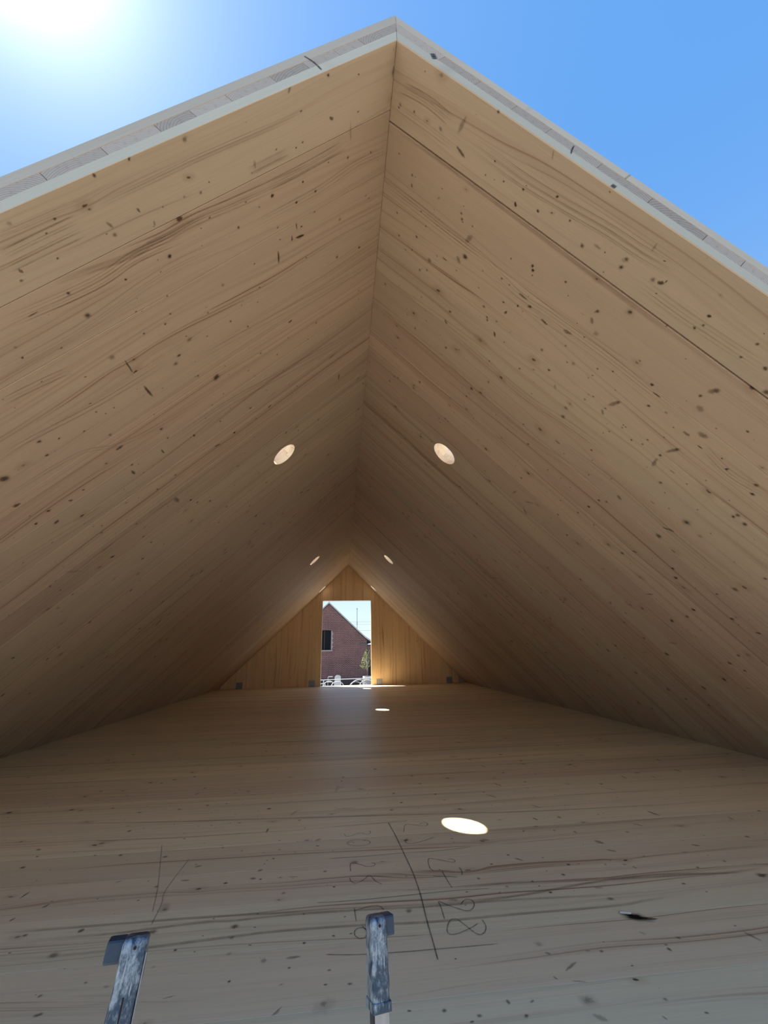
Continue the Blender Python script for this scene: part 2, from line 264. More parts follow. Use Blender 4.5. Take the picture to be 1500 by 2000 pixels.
KNOTS_RIGHT=[(0.227,0.842,0.227,0.842,0.0125,0.5),(0.297,0.825,0.315,0.767,0.0139,0.35),(0.302,0.856,0.348,0.870,0.0103,0.8),(0.107,0.846,0.107,0.846,0.0076,0.85),(0.138,1.026,0.138,1.026,0.0101,0.7),(0.140,1.052,0.149,1.066,0.0092,0.7),(0.390,1.029,0.390,1.029,0.0095,0.7),(0.399,1.046,0.399,1.046,0.0106,0.7),(0.576,0.887,0.587,0.901,0.0071,0.85),(0.512,0.859,0.512,0.859,0.0059,0.85),(0.587,0.845,0.587,0.845,0.0077,0.6),(0.701,0.807,0.701,0.807,0.0074,0.85),(0.090,1.193,0.090,1.193,0.0083,0.85),(0.664,0.870,0.664,0.870,0.0095,0.6),(0.420,0.715,0.420,0.715,0.0087,0.8),(0.278,1.035,0.278,1.035,0.0076,0.5),(0.451,1.043,0.451,1.043,0.0084,0.5),(0.459,0.826,0.459,0.826,0.0059,0.85),(0.441,0.875,0.441,0.875,0.0050,0.85),(0.043,0.854,0.043,0.854,0.0110,0.4),(0.246,1.161,0.246,1.161,0.0068,0.85),(0.978,0.846,0.996,0.828,0.0165,0.3),(0.989,0.835,0.989,0.835,0.0106,0.6),(0.990,0.861,0.990,0.861,0.0167,0.45),(0.990,0.861,0.990,0.861,0.0076,0.9),(1.089,0.838,1.089,0.838,0.0150,0.5),(1.103,0.837,1.123,0.828,0.0109,1),(1.122,0.827,1.123,0.816,0.0048,0.9),(0.840,0.871,0.857,0.881,0.0113,0.5),(0.849,0.877,0.849,0.877,0.0070,0.7),(0.877,0.853,0.907,0.854,0.0091,0.35),(0.774,0.839,0.774,0.839,0.0077,0.9),(0.703,0.805,0.703,0.805,0.0062,0.85),(0.658,0.867,0.668,0.874,0.0065,0.85),(0.575,0.887,0.585,0.901,0.0074,0.85),(0.730,1.024,0.730,1.024,0.0083,0.8),(0.739,1.038,0.739,1.038,0.0091,0.8),(1.100,0.953,1.100,0.953,0.0297,0.22),(1.100,0.953,1.100,0.953,0.0101,0.95),(1.281,0.829,1.281,0.829,0.0075,0.85),(1.006,1.028,1.017,1.008,0.0080,0.6),(0.630,0.714,0.639,0.738,0.0063,0.35),(1.032,0.754,1.034,0.781,0.0080,0.3),(0.588,0.844,0.588,0.844,0.0056,0.8),(1.124,0.863,1.124,0.863,0.0045,0.85),(0.922,0.854,0.922,0.854,0.0053,0.85),(1.284,0.828,1.284,0.828,0.0060,0.85),(0.898,1.034,0.898,1.034,0.0049,0.85),(0.791,1.162,0.791,1.162,0.0103,0.6),(0.750,1.190,0.750,1.190,0.0070,0.85),(0.864,1.000,0.864,1.000,0.0072,0.5),(0.967,1.057,0.989,1.055,0.0030,0.4),(0.461,1.161,0.461,1.161,0.0189,0.95),(0.422,1.180,0.449,1.202,0.0187,0.45),(0.442,1.112,0.463,1.070,0.0182,0.4),(0.357,1.227,0.384,1.228,0.0064,0.85),(0.300,1.281,0.300,1.281,0.0203,0.5),(0.298,1.329,0.298,1.329,0.0103,0.85),(0.260,1.354,0.260,1.354,0.0104,0.85),(0.210,1.227,0.210,1.227,0.0102,0.85),(0.117,1.277,0.117,1.277,0.0105,0.85),(0.730,1.027,0.730,1.027,0.0099,0.85),(0.739,1.038,0.739,1.038,0.0112,0.85),(0.641,1.139,0.641,1.139,0.0078,0.85),(0.727,1.143,0.774,1.143,0.0070,0.8),(0.689,1.217,0.689,1.217,0.0080,0.85),(0.750,1.190,0.750,1.190,0.0091,0.95),(0.796,1.159,0.796,1.159,0.0116,0.85),(0.855,1.171,0.893,1.177,0.0105,0.7),(0.952,1.152,0.991,1.143,0.0138,0.6),(1.008,1.045,1.028,1.064,0.0121,0.5),(1.015,1.016,1.015,1.016,0.0120,0.5),(0.455,1.491,0.478,1.502,0.0137,0.6),(0.471,1.431,0.471,1.431,0.0132,0.85),(0.306,1.668,0.306,1.668,0.0146,0.6),(0.707,1.360,0.722,1.383,0.0101,0.95),(0.650,1.325,0.650,1.325,0.0097,0.85),(0.657,1.336,0.657,1.336,0.0097,0.85),(0.697,1.312,0.697,1.312,0.0082,0.85),(0.713,1.259,0.720,1.238,0.0098,0.85),(0.617,1.293,0.617,1.293,0.0124,0.6),(0.927,1.282,0.927,1.282,0.0146,0.6),(1.063,1.241,1.063,1.241,0.0169,0.35),(1.058,1.084,1.058,1.084,0.0172,0.35),(1.074,1.396,1.054,1.380,0.0125,0.3),(1.325,1.108,1.325,1.108,0.0111,0.95),(1.343,1.128,1.381,1.128,0.0057,0.9),(1.376,1.183,1.376,1.183,0.0115,0.85),(1.459,1.012,1.479,0.977,0.0176,0.5),(1.474,0.990,1.474,0.990,0.0144,0.5),(1.475,1.065,1.507,1.077,0.0179,0.4),(1.456,1.035,1.456,1.035,0.0110,0.85),(1.274,1.296,1.299,1.239,0.0168,0.5),(1.292,1.254,1.292,1.254,0.0130,0.5),(1.268,1.328,1.292,1.346,0.0122,0.5),(1.276,1.313,1.276,1.313,0.0080,0.85),(1.158,1.442,1.158,1.442,0.0167,0.5),(1.177,1.493,1.177,1.493,0.0198,0.6),(1.523,1.178,1.554,1.178,0.0117,0.6),(1.555,1.147,1.594,1.140,0.0198,0.5),(1.594,1.188,1.618,1.187,0.0059,0.85),(1.555,1.300,1.576,1.241,0.0147,0.5),(1.571,1.256,1.571,1.256,0.0133,0.5),(1.579,1.394,1.559,1.344,0.0165,0.45),(1.556,1.325,1.556,1.325,0.0122,0.85),(1.373,1.322,1.373,1.322,0.0067,0.85),(1.378,1.336,1.378,1.336,0.0067,0.85),(1.385,1.322,1.385,1.322,0.0067,0.85),(1.440,1.355,1.440,1.355,0.0082,0.85),(0.732,1.746,0.732,1.746,0.0174,0.85),(0.726,1.821,0.726,1.821,0.0130,0.85),(0.423,2.001,0.423,2.001,0.0142,0.85),(0.794,1.627,0.794,1.627,0.0181,0.5),(0.749,1.514,0.749,1.514,0.0088,0.85),(0.513,1.632,0.513,1.632,0.0156,0.6),(1.060,1.700,1.060,1.700,0.0092,0.95),(1.143,1.793,1.143,1.793,0.0142,0.85),(1.224,1.641,1.257,1.641,0.0122,0.6),(1.372,1.540,1.372,1.540,0.0101,0.85),(1.245,2.063,1.245,2.063,0.0121,0.85),(1.454,1.842,1.454,1.842,0.0081,0.85),(1.591,1.864,1.591,1.864,0.0148,0.95),(1.589,1.963,1.589,1.963,0.0136,0.85),(1.589,1.773,1.589,1.773,0.0159,0.85),(1.610,1.660,1.642,1.666,0.0154,0.6),(1.841,1.630,1.887,1.604,0.0142,0.6),(1.878,1.693,1.878,1.693,0.0240,0.7),(1.863,1.514,1.863,1.514,0.0332,0.4),(1.863,1.514,1.863,1.514,0.0181,0.7),(1.953,1.330,1.953,1.330,0.0173,0.85),(1.909,1.319,1.909,1.319,0.0157,0.7),(1.908,1.337,1.908,1.337,0.0129,0.85),(1.849,1.207,1.849,1.207,0.0123,0.95),(1.725,1.191,1.725,1.191,0.0106,0.85),(1.388,2.294,1.437,2.334,0.0153,0.6),(1.360,2.232,1.407,2.177,0.0150,0.4),(1.900,1.981,1.900,1.981,0.0193,0.85),(1.904,1.909,1.925,1.892,0.0125,0.85),(1.158,2.672,1.158,2.672,0.0189,0.85),(1.002,3.579,1.002,3.579,0.0241,0.85),(1.655,1.434,1.655,1.434,0.0143,0.6),(1.432,0.868,1.432,0.868,0.0081,0.85),(1.281,0.830,1.281,0.830,0.0090,0.85),(1.290,0.858,1.290,0.858,0.0080,0.85),(1.278,0.878,1.278,0.878,0.0080,0.85),(1.430,0.816,1.430,0.816,0.0091,0.85),(1.561,0.905,1.561,0.905,0.0142,0.8),(1.500,0.855,1.500,0.855,0.0116,0.85),(1.357,1.393,1.357,1.393,0.0069,0.85),(1.477,1.305,1.477,1.305,0.0080,0.85),(1.480,1.337,1.480,1.337,0.0068,0.85),(1.194,1.161,1.194,1.161,0.0075,0.85),(1.146,1.192,1.146,1.192,0.0076,0.85),(0.996,1.199,0.996,1.199,0.0090,0.6),(1.192,1.342,1.192,1.342,0.0094,0.5),(1.189,1.310,1.189,1.310,0.0080,0.5),(1.000,1.339,1.000,1.339,0.0108,0.85),(0.953,1.389,0.939,1.389,0.0062,0.6),(0.891,1.435,0.891,1.435,0.0084,0.85),(0.865,1.001,0.865,1.001,0.0085,0.5),(0.746,1.054,0.746,1.054,0.0062,0.85),(0.644,1.057,0.643,1.048,0.0069,0.85),(0.667,2.115,0.667,2.115,0.0126,0.85),(0.627,2.157,0.627,2.157,0.0109,0.85),(0.689,2.118,0.689,2.118,0.0108,0.85),(0.646,2.185,0.646,2.185,0.0092,0.85),(0.642,2.439,0.642,2.439,0.0119,0.85),(0.549,2.454,0.549,2.454,0.0121,0.85),(0.413,2.768,0.413,2.768,0.0133,0.85),(0.751,2.641,0.751,2.641,0.0126,0.85),(1.027,2.998,1.027,2.998,0.0115,0.85),(1.055,2.923,1.055,2.923,0.0113,0.85),(1.005,3.055,1.005,3.055,0.0117,0.85),(0.673,3.926,0.673,3.926,0.0234,0.85),(0.929,4.159,0.929,4.159,0.0214,0.85),(1.022,3.823,1.022,3.823,0.0170,0.85),(0.234,2.134,0.234,2.134,0.0113,0.85),(0.206,2.209,0.206,2.209,0.0155,0.85),(0.265,2.116,0.265,2.116,0.0112,0.85),(0.072,1.559,0.072,1.559,0.0148,0.5),(0.164,1.314,0.164,1.314,0.0075,0.85),(0.199,1.293,0.199,1.293,0.0074,0.85),(1.057,2.268,1.057,2.268,0.0093,0.85),(1.310,1.851,1.310,1.851,0.0097,0.85),(1.456,1.678,1.456,1.678,0.0076,0.85),(1.541,2.102,1.541,2.102,0.0124,0.85),(1.673,2.202,1.673,2.202,0.0148,0.85),(1.691,1.954,1.691,1.954,0.0102,0.85),(1.615,1.744,1.615,1.744,0.0111,0.85),(1.482,1.983,1.482,1.983,0.0102,0.85),(1.623,2.786,1.623,2.786,0.0175,0.85),(1.731,1.549,1.705,1.551,0.0054,0.8),(1.625,1.353,1.652,1.348,0.0050,0.6),(1.277,2.263,1.281,2.192,0.0118,0.4),(1.823,1.169,1.823,1.169,0.0161,0.6),(1.639,1.035,1.639,1.035,0.0087,0.85),(1.681,1.169,1.681,1.169,0.0066,0.85),(1.441,1.159,1.427,1.163,0.0069,0.5),(1.945,1.527,1.945,1.527,0.0138,0.4),(2.065,1.807,2.065,1.807,0.0153,0.85),(2.121,1.847,2.121,1.847,0.0174,0.95),(2.243,1.640,2.243,1.640,0.0217,0.6),(2.120,2.924,2.120,2.924,0.0164,0.85),(2.092,2.927,2.092,2.927,0.0141,0.85),(2.107,2.887,2.107,2.887,0.0139,0.85),(2.199,2.463,2.199,2.463,0.0167,0.85),(1.980,2.493,1.980,2.493,0.0165,0.85),(2.181,2.131,2.194,2.078,0.0121,0.6),(2.328,1.950,2.328,1.950,0.0203,0.85),(2.387,2.158,2.387,2.158,0.0217,0.85),(2.407,1.808,2.407,1.808,0.0162,0.85),(2.367,2.031,2.367,2.031,0.0190,0.5),(2.644,2.475,2.644,2.475,0.0267,0.7),(2.548,2.361,2.554,2.289,0.0155,0.4),(2.504,2.516,2.504,2.516,0.0176,0.85),(2.566,2.874,2.566,2.874,0.0194,0.85),(2.611,3.021,2.611,3.021,0.0252,0.85),(2.687,2.925,2.687,2.925,0.0174,0.85),(2.836,2.981,2.836,2.981,0.0231,0.85),(2.623,2.690,2.634,2.631,0.0106,0.4),(2.926,2.483,2.926,2.483,0.0279,0.8),(2.981,2.830,2.981,2.830,0.0253,0.85),(3.057,2.755,3.057,2.755,0.0201,0.85),(2.498,1.775,2.507,1.753,0.0165,0.7),(2.704,2.101,2.704,2.101,0.0185,0.85),(2.757,2.062,2.757,2.062,0.0144,0.85),(1.994,3.063,1.994,3.063,0.0169,0.85),(1.935,3.142,1.935,3.142,0.0147,0.85),(1.934,3.644,1.934,3.644,0.0166,0.85),(2.104,4.152,2.104,4.152,0.0280,0.85),(2.473,4.563,2.473,4.563,0.0344,0.85),(2.519,4.250,2.519,4.250,0.0293,0.85),(2.644,4.038,2.644,4.038,0.0283,0.85),(2.257,3.870,2.257,3.870,0.0237,0.85),(2.262,3.462,2.262,3.462,0.0216,0.85),(2.370,3.040,2.410,3.045,0.0135,0.85),(2.246,3.322,2.246,3.322,0.0183,0.85),(1.850,4.014,1.850,4.014,0.0269,0.85),(1.694,3.596,1.746,3.448,0.0197,0.5),(1.704,4.657,1.704,4.657,0.0306,0.85),(1.969,4.769,1.969,4.769,0.0245,0.85),(2.231,2.843,2.231,2.843,0.0163,0.85),(2.847,3.465,2.847,3.465,0.0199,0.85),(2.294,2.432,2.294,2.432,0.0126,0.85),(2.647,1.997,2.647,1.997,0.0158,0.85),(2.253,1.742,2.253,1.742,0.0103,0.85),(1.947,2.237,1.967,2.202,0.0139,0.4),(2.838,2.258,2.838,2.258,0.0196,0.85),(2.886,2.172,2.894,2.157,0.0098,0.85),(3.089,2.606,3.089,2.606,0.0196,0.85),(2.213,1.479,2.213,1.479,0.0159,0.6)]
KNOTS_FLOOR=[(-0.825,1.442,-0.818,1.459,0.0143,0.75),(-0.833,1.361,-0.833,1.361,0.0210,0.5),(-0.634,1.496,-0.644,1.552,0.0283,0.25),(-0.636,1.517,-0.636,1.517,0.0169,0.4),(-0.417,1.411,-0.417,1.411,0.0178,0.7),(-0.413,1.366,-0.413,1.366,0.0108,0.5),(-0.541,1.338,-0.541,1.338,0.0087,0.95),(-0.382,1.217,-0.382,1.217,0.0069,0.95),(-0.122,1.175,-0.109,1.174,0.0060,0.7),(-0.275,1.111,-0.255,1.133,0.0033,0.8),(-0.271,1.113,-0.258,1.123,0.0033,0.5),(-0.195,1.109,-0.144,1.140,0.0331,0.16),(-0.178,1.124,-0.165,1.133,0.0134,0.4),(-0.268,1.273,-0.229,1.275,0.0083,0.5),(-0.317,1.272,-0.317,1.272,0.0142,0.4),(-0.628,1.419,-0.628,1.419,0.0184,0.6),(-0.413,1.696,-0.395,1.708,0.0129,0.6),(-0.428,1.656,-0.405,1.651,0.0115,0.6),(-0.392,1.645,-0.392,1.645,0.0075,0.9),(-0.499,1.637,-0.499,1.637,0.0114,0.8),(-0.634,1.757,-0.609,1.765,0.0111,0.5),(-0.650,1.674,-0.619,1.673,0.0060,0.7),(-0.309,1.647,-0.270,1.642,0.0034,0.8),(-0.187,1.664,-0.187,1.664,0.0113,0.6),(-0.088,1.710,-0.088,1.710,0.0231,0.45),(-0.234,1.899,-0.210,1.917,0.0166,0.5),(-0.230,1.855,-0.213,1.854,0.0088,0.7),(-0.468,2.273,-0.468,2.273,0.0167,0.95),(-0.435,2.004,-0.434,2.048,0.0068,0.9),(-0.174,2.219,-0.063,2.217,0.0118,0.4),(-0.164,2.444,-0.146,2.567,0.0193,0.25),(-0.313,2.112,-0.313,2.112,0.0124,0.7),(-1.006,2.109,-1.006,2.109,0.0182,0.7),(-1.102,1.636,-1.096,1.676,0.0077,0.7),(-1.000,1.575,-0.987,1.595,0.0085,0.8),(-1.047,1.520,-1.041,1.538,0.0072,0.7),(-1.272,1.982,-1.272,1.982,0.0149,0.6),(-1.238,1.923,-1.238,1.923,0.0097,0.85),(-1.232,1.843,-1.232,1.843,0.0141,0.7),(-0.857,1.687,-0.837,1.703,0.0087,0.4),(-0.746,1.178,-0.746,1.178,0.0094,0.6),(-1.588,2.522,-1.588,2.522,0.0187,0.35),(-0.308,1.554,-0.308,1.554,0.0119,0.5),(-0.405,1.307,-0.405,1.307,0.0125,0.3),(-1.028,1.900,-1.028,1.900,0.0092,0.85),(-0.749,1.997,-0.749,1.997,0.0092,0.85),(-0.575,1.894,-0.575,1.894,0.0072,0.9),(-0.372,1.779,-0.372,1.779,0.0080,0.95),(-0.360,1.845,-0.360,1.845,0.0069,0.9),(-0.371,1.922,-0.371,1.922,0.0072,0.9),(-0.497,1.856,-0.497,1.856,0.0098,0.5),(-0.568,2.125,-0.568,2.125,0.0143,0.5),(-0.681,2.116,-0.681,2.116,0.0112,0.5),(-0.364,2.164,-0.325,2.243,0.0116,0.35),(-0.156,1.567,-0.156,1.567,0.0084,0.85),(-0.227,1.321,-0.227,1.321,0.0083,0.9),(-0.154,1.338,-0.154,1.338,0.0073,0.95),(-0.959,1.451,-0.959,1.451,0.0100,0.7),(-0.752,1.176,-0.752,1.176,0.0083,0.6),(-0.779,1.229,-0.779,1.229,0.0086,0.6),(-0.254,1.241,-0.254,1.241,0.0060,0.8),(-0.702,1.256,-0.702,1.256,0.0064,0.6),(-0.641,1.237,-0.657,1.238,0.0076,0.35),(-0.565,1.289,-0.577,1.282,0.0077,0.25),(-0.162,1.221,-0.162,1.221,0.0078,0.5),(-0.513,1.186,-0.484,1.192,0.0036,0.5),(-0.318,1.620,-0.293,1.541,0.0034,0),(-1.216,2.400,-1.216,2.400,0.0132,0.85),(-1.298,2.667,-1.298,2.667,0.0187,0.6),(-1.060,2.320,-1.060,2.320,0.0162,0.6),(-1.367,2.385,-1.342,2.400,0.0123,0.7),(-1.690,2.405,-1.671,2.424,0.0130,0.7),(-1.414,2.678,-1.414,2.678,0.0170,0.7),(-1.144,2.774,-1.144,2.774,0.0190,0.7),(-1.095,2.828,-1.095,2.828,0.0171,0.8),(-0.996,2.871,-0.996,2.871,0.0193,0.7),(-0.680,3.455,-0.680,3.455,0.0223,0.7),(-0.708,3.675,-0.708,3.675,0.0184,0.85),(-0.122,2.708,-0.122,2.708,0.0175,0.7),(-0.130,2.637,-0.130,2.637,0.0152,0.85),(0.074,2.844,0.074,2.844,0.0204,0.7),(-0.525,2.951,-0.525,2.951,0.0128,0.85),(-0.618,2.545,-0.618,2.545,0.0187,0.6),(-0.771,2.365,-0.771,2.365,0.0142,0.85),(-0.685,2.375,-0.685,2.375,0.0106,0.85),(-0.888,2.331,-0.888,2.331,0.0159,0.6),(-0.887,2.537,-0.869,2.562,0.0104,0.7),(-0.866,2.637,-0.866,2.637,0.0177,0.6),(-1.256,3.353,-1.256,3.353,0.0150,0.95),(-1.643,3.537,-1.643,3.537,0.0272,0.8),(-1.675,3.334,-1.675,3.334,0.0208,0.7),(-2.017,3.039,-2.017,3.039,0.0203,0.7),(-1.864,2.956,-1.880,2.949,0.0110,0.5),(-0.336,3.312,-0.336,3.312,0.0165,0.85),(-0.764,1.851,-0.764,1.851,0.0130,0.6),(-0.934,1.887,-0.934,1.887,0.0105,0.85),(-0.712,1.647,-0.712,1.647,0.0117,0.6),(0.054,1.414,0.054,1.414,0.0188,0.5),(0.173,1.449,0.205,1.445,0.0124,0.45),(0.376,1.893,0.376,1.893,0.0174,0.7),(0.806,1.744,0.832,1.715,0.0227,0.5),(0.397,1.820,0.425,1.803,0.0102,0.6),(0.681,1.986,0.689,1.952,0.0114,0.7),(0.787,1.981,0.799,1.959,0.0116,0.7),(0.808,1.670,0.838,1.650,0.0091,0.7),(0.462,1.661,0.488,1.635,0.0096,0.6),(1.200,1.982,1.218,1.915,0.0126,0.6),(1.130,1.662,1.156,1.645,0.0098,0.7),(0.572,1.533,0.572,1.533,0.0115,0.8),(0.484,1.445,0.484,1.445,0.0096,0.9),(0.458,1.509,0.458,1.509,0.0074,0.9),(0.638,1.390,0.638,1.390,0.0170,0.5),(0.623,1.448,0.653,1.447,0.0113,0.4),(1.177,1.441,1.177,1.441,0.0260,0.7),(1.173,1.442,1.204,1.445,0.0105,0.5),(0.647,1.187,0.647,1.172,0.0090,0.7),(0.370,1.066,0.370,1.066,0.0287,0.35),(0.370,1.066,0.370,1.066,0.0134,0.3),(0.206,1.090,0.209,1.077,0.0085,0.7),(0.348,1.238,0.348,1.238,0.0209,0.25),(0.348,1.210,0.363,1.201,0.0066,0.5),(0.365,1.146,0.408,1.172,0.0064,0.55),(0.359,1.034,0.382,1.014,0.0119,0.35),(0.484,1.195,0.484,1.195,0.0074,0.7),(0.699,1.213,0.699,1.213,0.0091,0.6),(0.876,1.216,0.889,1.173,0.0088,0.45),(0.619,1.249,0.630,1.235,0.0082,0.3),(0.251,1.076,0.263,1.081,0.0051,0.6),(0.072,1.080,0.072,1.080,0.0082,0.7),(0.139,1.059,0.139,1.059,0.0090,0.6),(0.230,1.047,0.230,1.047,0.0082,0.7),(1.230,2.353,1.230,2.353,0.0196,0.8),(0.682,2.469,0.708,2.400,0.0119,0.6),(0.579,2.297,0.622,2.245,0.0111,0.6),(0.725,2.813,0.749,2.762,0.0134,0.6),(0.739,2.129,0.767,2.076,0.0107,0.5),(0.152,2.252,0.152,2.252,0.0149,0.95),(1.795,2.535,1.793,2.467,0.0165,0.5),(0.133,1.217,0.133,1.217,0.0060,0.8),(0.770,1.223,0.783,1.207,0.0085,0.15),(0.332,1.137,0.338,1.125,0.0045,0.6),(0.364,1.120,0.399,1.110,0.0036,0.5),(0.492,1.013,0.497,1.002,0.0053,0.5),(0.529,1.048,0.529,1.048,0.0079,0.5),(0.446,1.202,0.460,1.199,0.0048,0.5),(0.369,1.492,0.369,1.492,0.0108,0.4),(0.622,1.591,0.622,1.591,0.0106,0.85),(0.741,1.578,0.744,1.569,0.0074,0.6),(0.804,1.564,0.804,1.564,0.0123,0.4),(0.821,1.550,0.826,1.532,0.0087,0.5),(1.051,1.614,1.077,1.610,0.0067,0.5),(1.022,1.512,1.022,1.512,0.0099,0.9),(1.142,1.536,1.142,1.536,0.0133,0.5),(0.903,1.432,0.903,1.432,0.0093,0.9),(0.908,1.616,0.904,1.599,0.0065,0.4),(0.969,1.797,0.985,1.789,0.0099,0.6),(1.049,1.863,1.082,1.833,0.0073,0.7),(0.779,1.826,0.779,1.826,0.0120,0.6),(0.707,1.849,0.707,1.849,0.0090,0.85),(0.586,1.863,0.586,1.863,0.0089,0.85),(0.289,1.839,0.289,1.839,0.0084,0.85),(0.370,1.630,0.370,1.630,0.0077,0.85),(0.450,1.683,0.450,1.683,0.0093,0.85),(0.299,1.549,0.299,1.549,0.0122,0.5),(0.208,1.582,0.208,1.582,0.0012,0.1),(0.965,1.975,0.977,1.968,0.0120,0.5),(1.482,1.870,1.477,1.830,0.0098,0.5),(1.385,1.687,1.385,1.687,0.0166,0.6),(1.668,1.904,1.668,1.904,0.0133,0.85),(0.273,2.664,0.273,2.664,0.0175,0.7),(0.291,2.519,0.291,2.519,0.0166,0.7),(0.095,2.166,0.095,2.166,0.0159,0.6),(0.132,2.387,0.132,2.387,0.0139,0.85),(0.336,2.341,0.336,2.341,0.0139,0.85),(0.584,2.331,0.584,2.331,0.0124,0.85),(0.947,3.046,0.947,3.046,0.0184,0.95),(0.706,2.961,0.706,2.961,0.0198,0.7),(1.016,2.871,1.016,2.871,0.0199,0.7),(1.243,2.719,1.286,2.735,0.0119,0.7),(1.330,2.813,1.330,2.813,0.0136,0.85),(0.803,2.632,0.803,2.632,0.0181,0.7),(1.545,2.501,1.545,2.501,0.0259,0.5),(1.203,2.286,1.251,2.254,0.0087,0.6),(0.855,2.453,0.855,2.453,0.0134,0.85),(1.423,2.472,1.418,2.411,0.0095,0.7),(1.859,2.760,1.853,2.698,0.0132,0.6),(1.580,2.445,1.580,2.397,0.0097,0.7)]
PENCIL_LINES=[[(0.064,2.030),(0.079,1.887),(0.089,1.752),(0.099,1.609),(0.100,1.482),(0.095,1.370),(0.093,1.276),(0.091,1.218)],[(-0.168,2.017),(-0.062,2.023),(0.061,2.031),(0.149,2.033)],[(-0.175,1.750),(-0.061,1.748),(0.089,1.752),(0.204,1.750),(0.340,1.760)],[(-0.205,1.489),(-0.124,1.486),(-0.024,1.487),(0.099,1.491),(0.209,1.494),(0.314,1.490)],[(-0.171,1.273),(-0.114,1.264),(-0.028,1.258),(0.093,1.255),(0.251,1.253)],[(-0.671,1.823),(-0.674,1.627),(-0.656,1.544),(-0.644,1.449)],[(-0.817,1.956),(-0.726,1.702),(-0.695,1.609),(-0.666,1.509)]]
PENCIL_NUMBERS={"30":[[(-0.121,1.946),(-0.116,1.924),(-0.100,1.919),(-0.072,1.937),(-0.052,1.941),(-0.039,1.928),(-0.022,1.929),(-0.017,1.949),(-0.023,1.958)],[(-0.025,1.848),(-0.032,1.839),(-0.045,1.832),(-0.060,1.831),(-0.077,1.832),(-0.092,1.837),(-0.104,1.846),(-0.110,1.856),(-0.110,1.866),(-0.103,1.876),(-0.091,1.883),(-0.075,1.885),(-0.057,1.883),(-0.042,1.878),(-0.030,1.869),(-0.025,1.858),(-0.025,1.848)],[(-0.107,1.860),(-0.094,1.868),(-0.085,1.854)]],"23":[[(0.114,1.921),(0.132,1.993),(0.163,1.988),(0.197,1.974),(0.217,1.971),(0.225,1.991),(0.214,2.007),(0.193,1.992)],[(0.119,1.866),(0.109,1.845),(0.113,1.827),(0.135,1.822),(0.176,1.835),(0.207,1.852),(0.228,1.859)]],"27":[[(0.168,1.615),(0.160,1.638),(0.169,1.696),(0.201,1.685),(0.232,1.666),(0.249,1.660),(0.255,1.671),(0.243,1.685),(0.234,1.682)],[(0.158,1.584),(0.193,1.576),(0.235,1.566)],[(0.257,1.624),(0.259,1.602),(0.253,1.576)],[(0.195,1.611),(0.198,1.553),(0.202,1.509)]],"25":[[(-0.103,1.649),(-0.101,1.703),(-0.075,1.696),(-0.048,1.675),(-0.024,1.677),(-0.020,1.691),(-0.031,1.698)],[(-0.106,1.612),(-0.104,1.592),(-0.091,1.578),(-0.075,1.583),(-0.058,1.600),(-0.048,1.614),(-0.038,1.610),(-0.026,1.581),(-0.007,1.558)]],"26":[[(-0.094,1.388),(-0.097,1.449)],[(-0.098,1.435),(-0.066,1.447),(-0.047,1.451),(-0.027,1.448),(-0.015,1.428)],[(-0.068,1.333),(-0.071,1.325),(-0.075,1.320),(-0.081,1.318),(-0.088,1.319),(-0.093,1.323),(-0.098,1.329),(-0.100,1.337),(-0.100,1.346),(-0.097,1.353),(-0.092,1.358),(-0.086,1.360),(-0.079,1.359),(-0.073,1.355),(-0.069,1.348),(-0.067,1.341),(-0.068,1.332)],[(-0.068,1.344),(-0.074,1.359),(-0.080,1.366)]],"28":[[(0.143,1.364),(0.146,1.417),(0.146,1.446),(0.166,1.426),(0.190,1.407),(0.215,1.391),(0.236,1.404),(0.244,1.428),(0.236,1.444),(0.220,1.441),(0.204,1.421)],[(0.226,1.334),(0.208,1.323),(0.186,1.312),(0.161,1.302),(0.143,1.302),(0.138,1.315),(0.147,1.342),(0.161,1.360),(0.177,1.357),(0.189,1.336),(0.203,1.306),(0.216,1.291),(0.232,1.299),(0.243,1.321),(0.242,1.348)]]}
GRAIN_FLOOR=[[(-1.006,1.433),(-0.818,1.427),(-0.705,1.427),(-0.631,1.434),(-0.502,1.442),(-0.421,1.439),(-0.284,1.443),(-0.086,1.438),(0.117,1.427),(0.357,1.425),(0.631,1.409),(0.856,1.407)],[(-0.951,1.358),(-0.824,1.356),(-0.673,1.359),(-0.600,1.358),(-0.480,1.366),(-0.392,1.372),(-0.302,1.376),(-0.089,1.371),(0.116,1.358),(0.330,1.359),(0.627,1.357),(0.745,1.370),(0.932,1.390)],[(-1.033,1.470),(-0.776,1.467),(-0.510,1.465),(-0.100,1.445)],[(0.103,1.431),(0.363,1.440),(0.660,1.480),(0.881,1.478),(1.086,1.470),(1.245,1.482)],[(-1.618,2.276),(-0.945,2.192),(-0.282,2.139),(0.302,2.087),(0.852,2.047),(1.849,2.028)],[(0.198,1.509),(0.392,1.510),(0.667,1.491),(0.890,1.489),(1.146,1.458)]]
KNOT_HOLE=[(0.645,1.334),(0.659,1.329),(0.660,1.320),(0.669,1.298),(0.657,1.295),(0.646,1.305)]
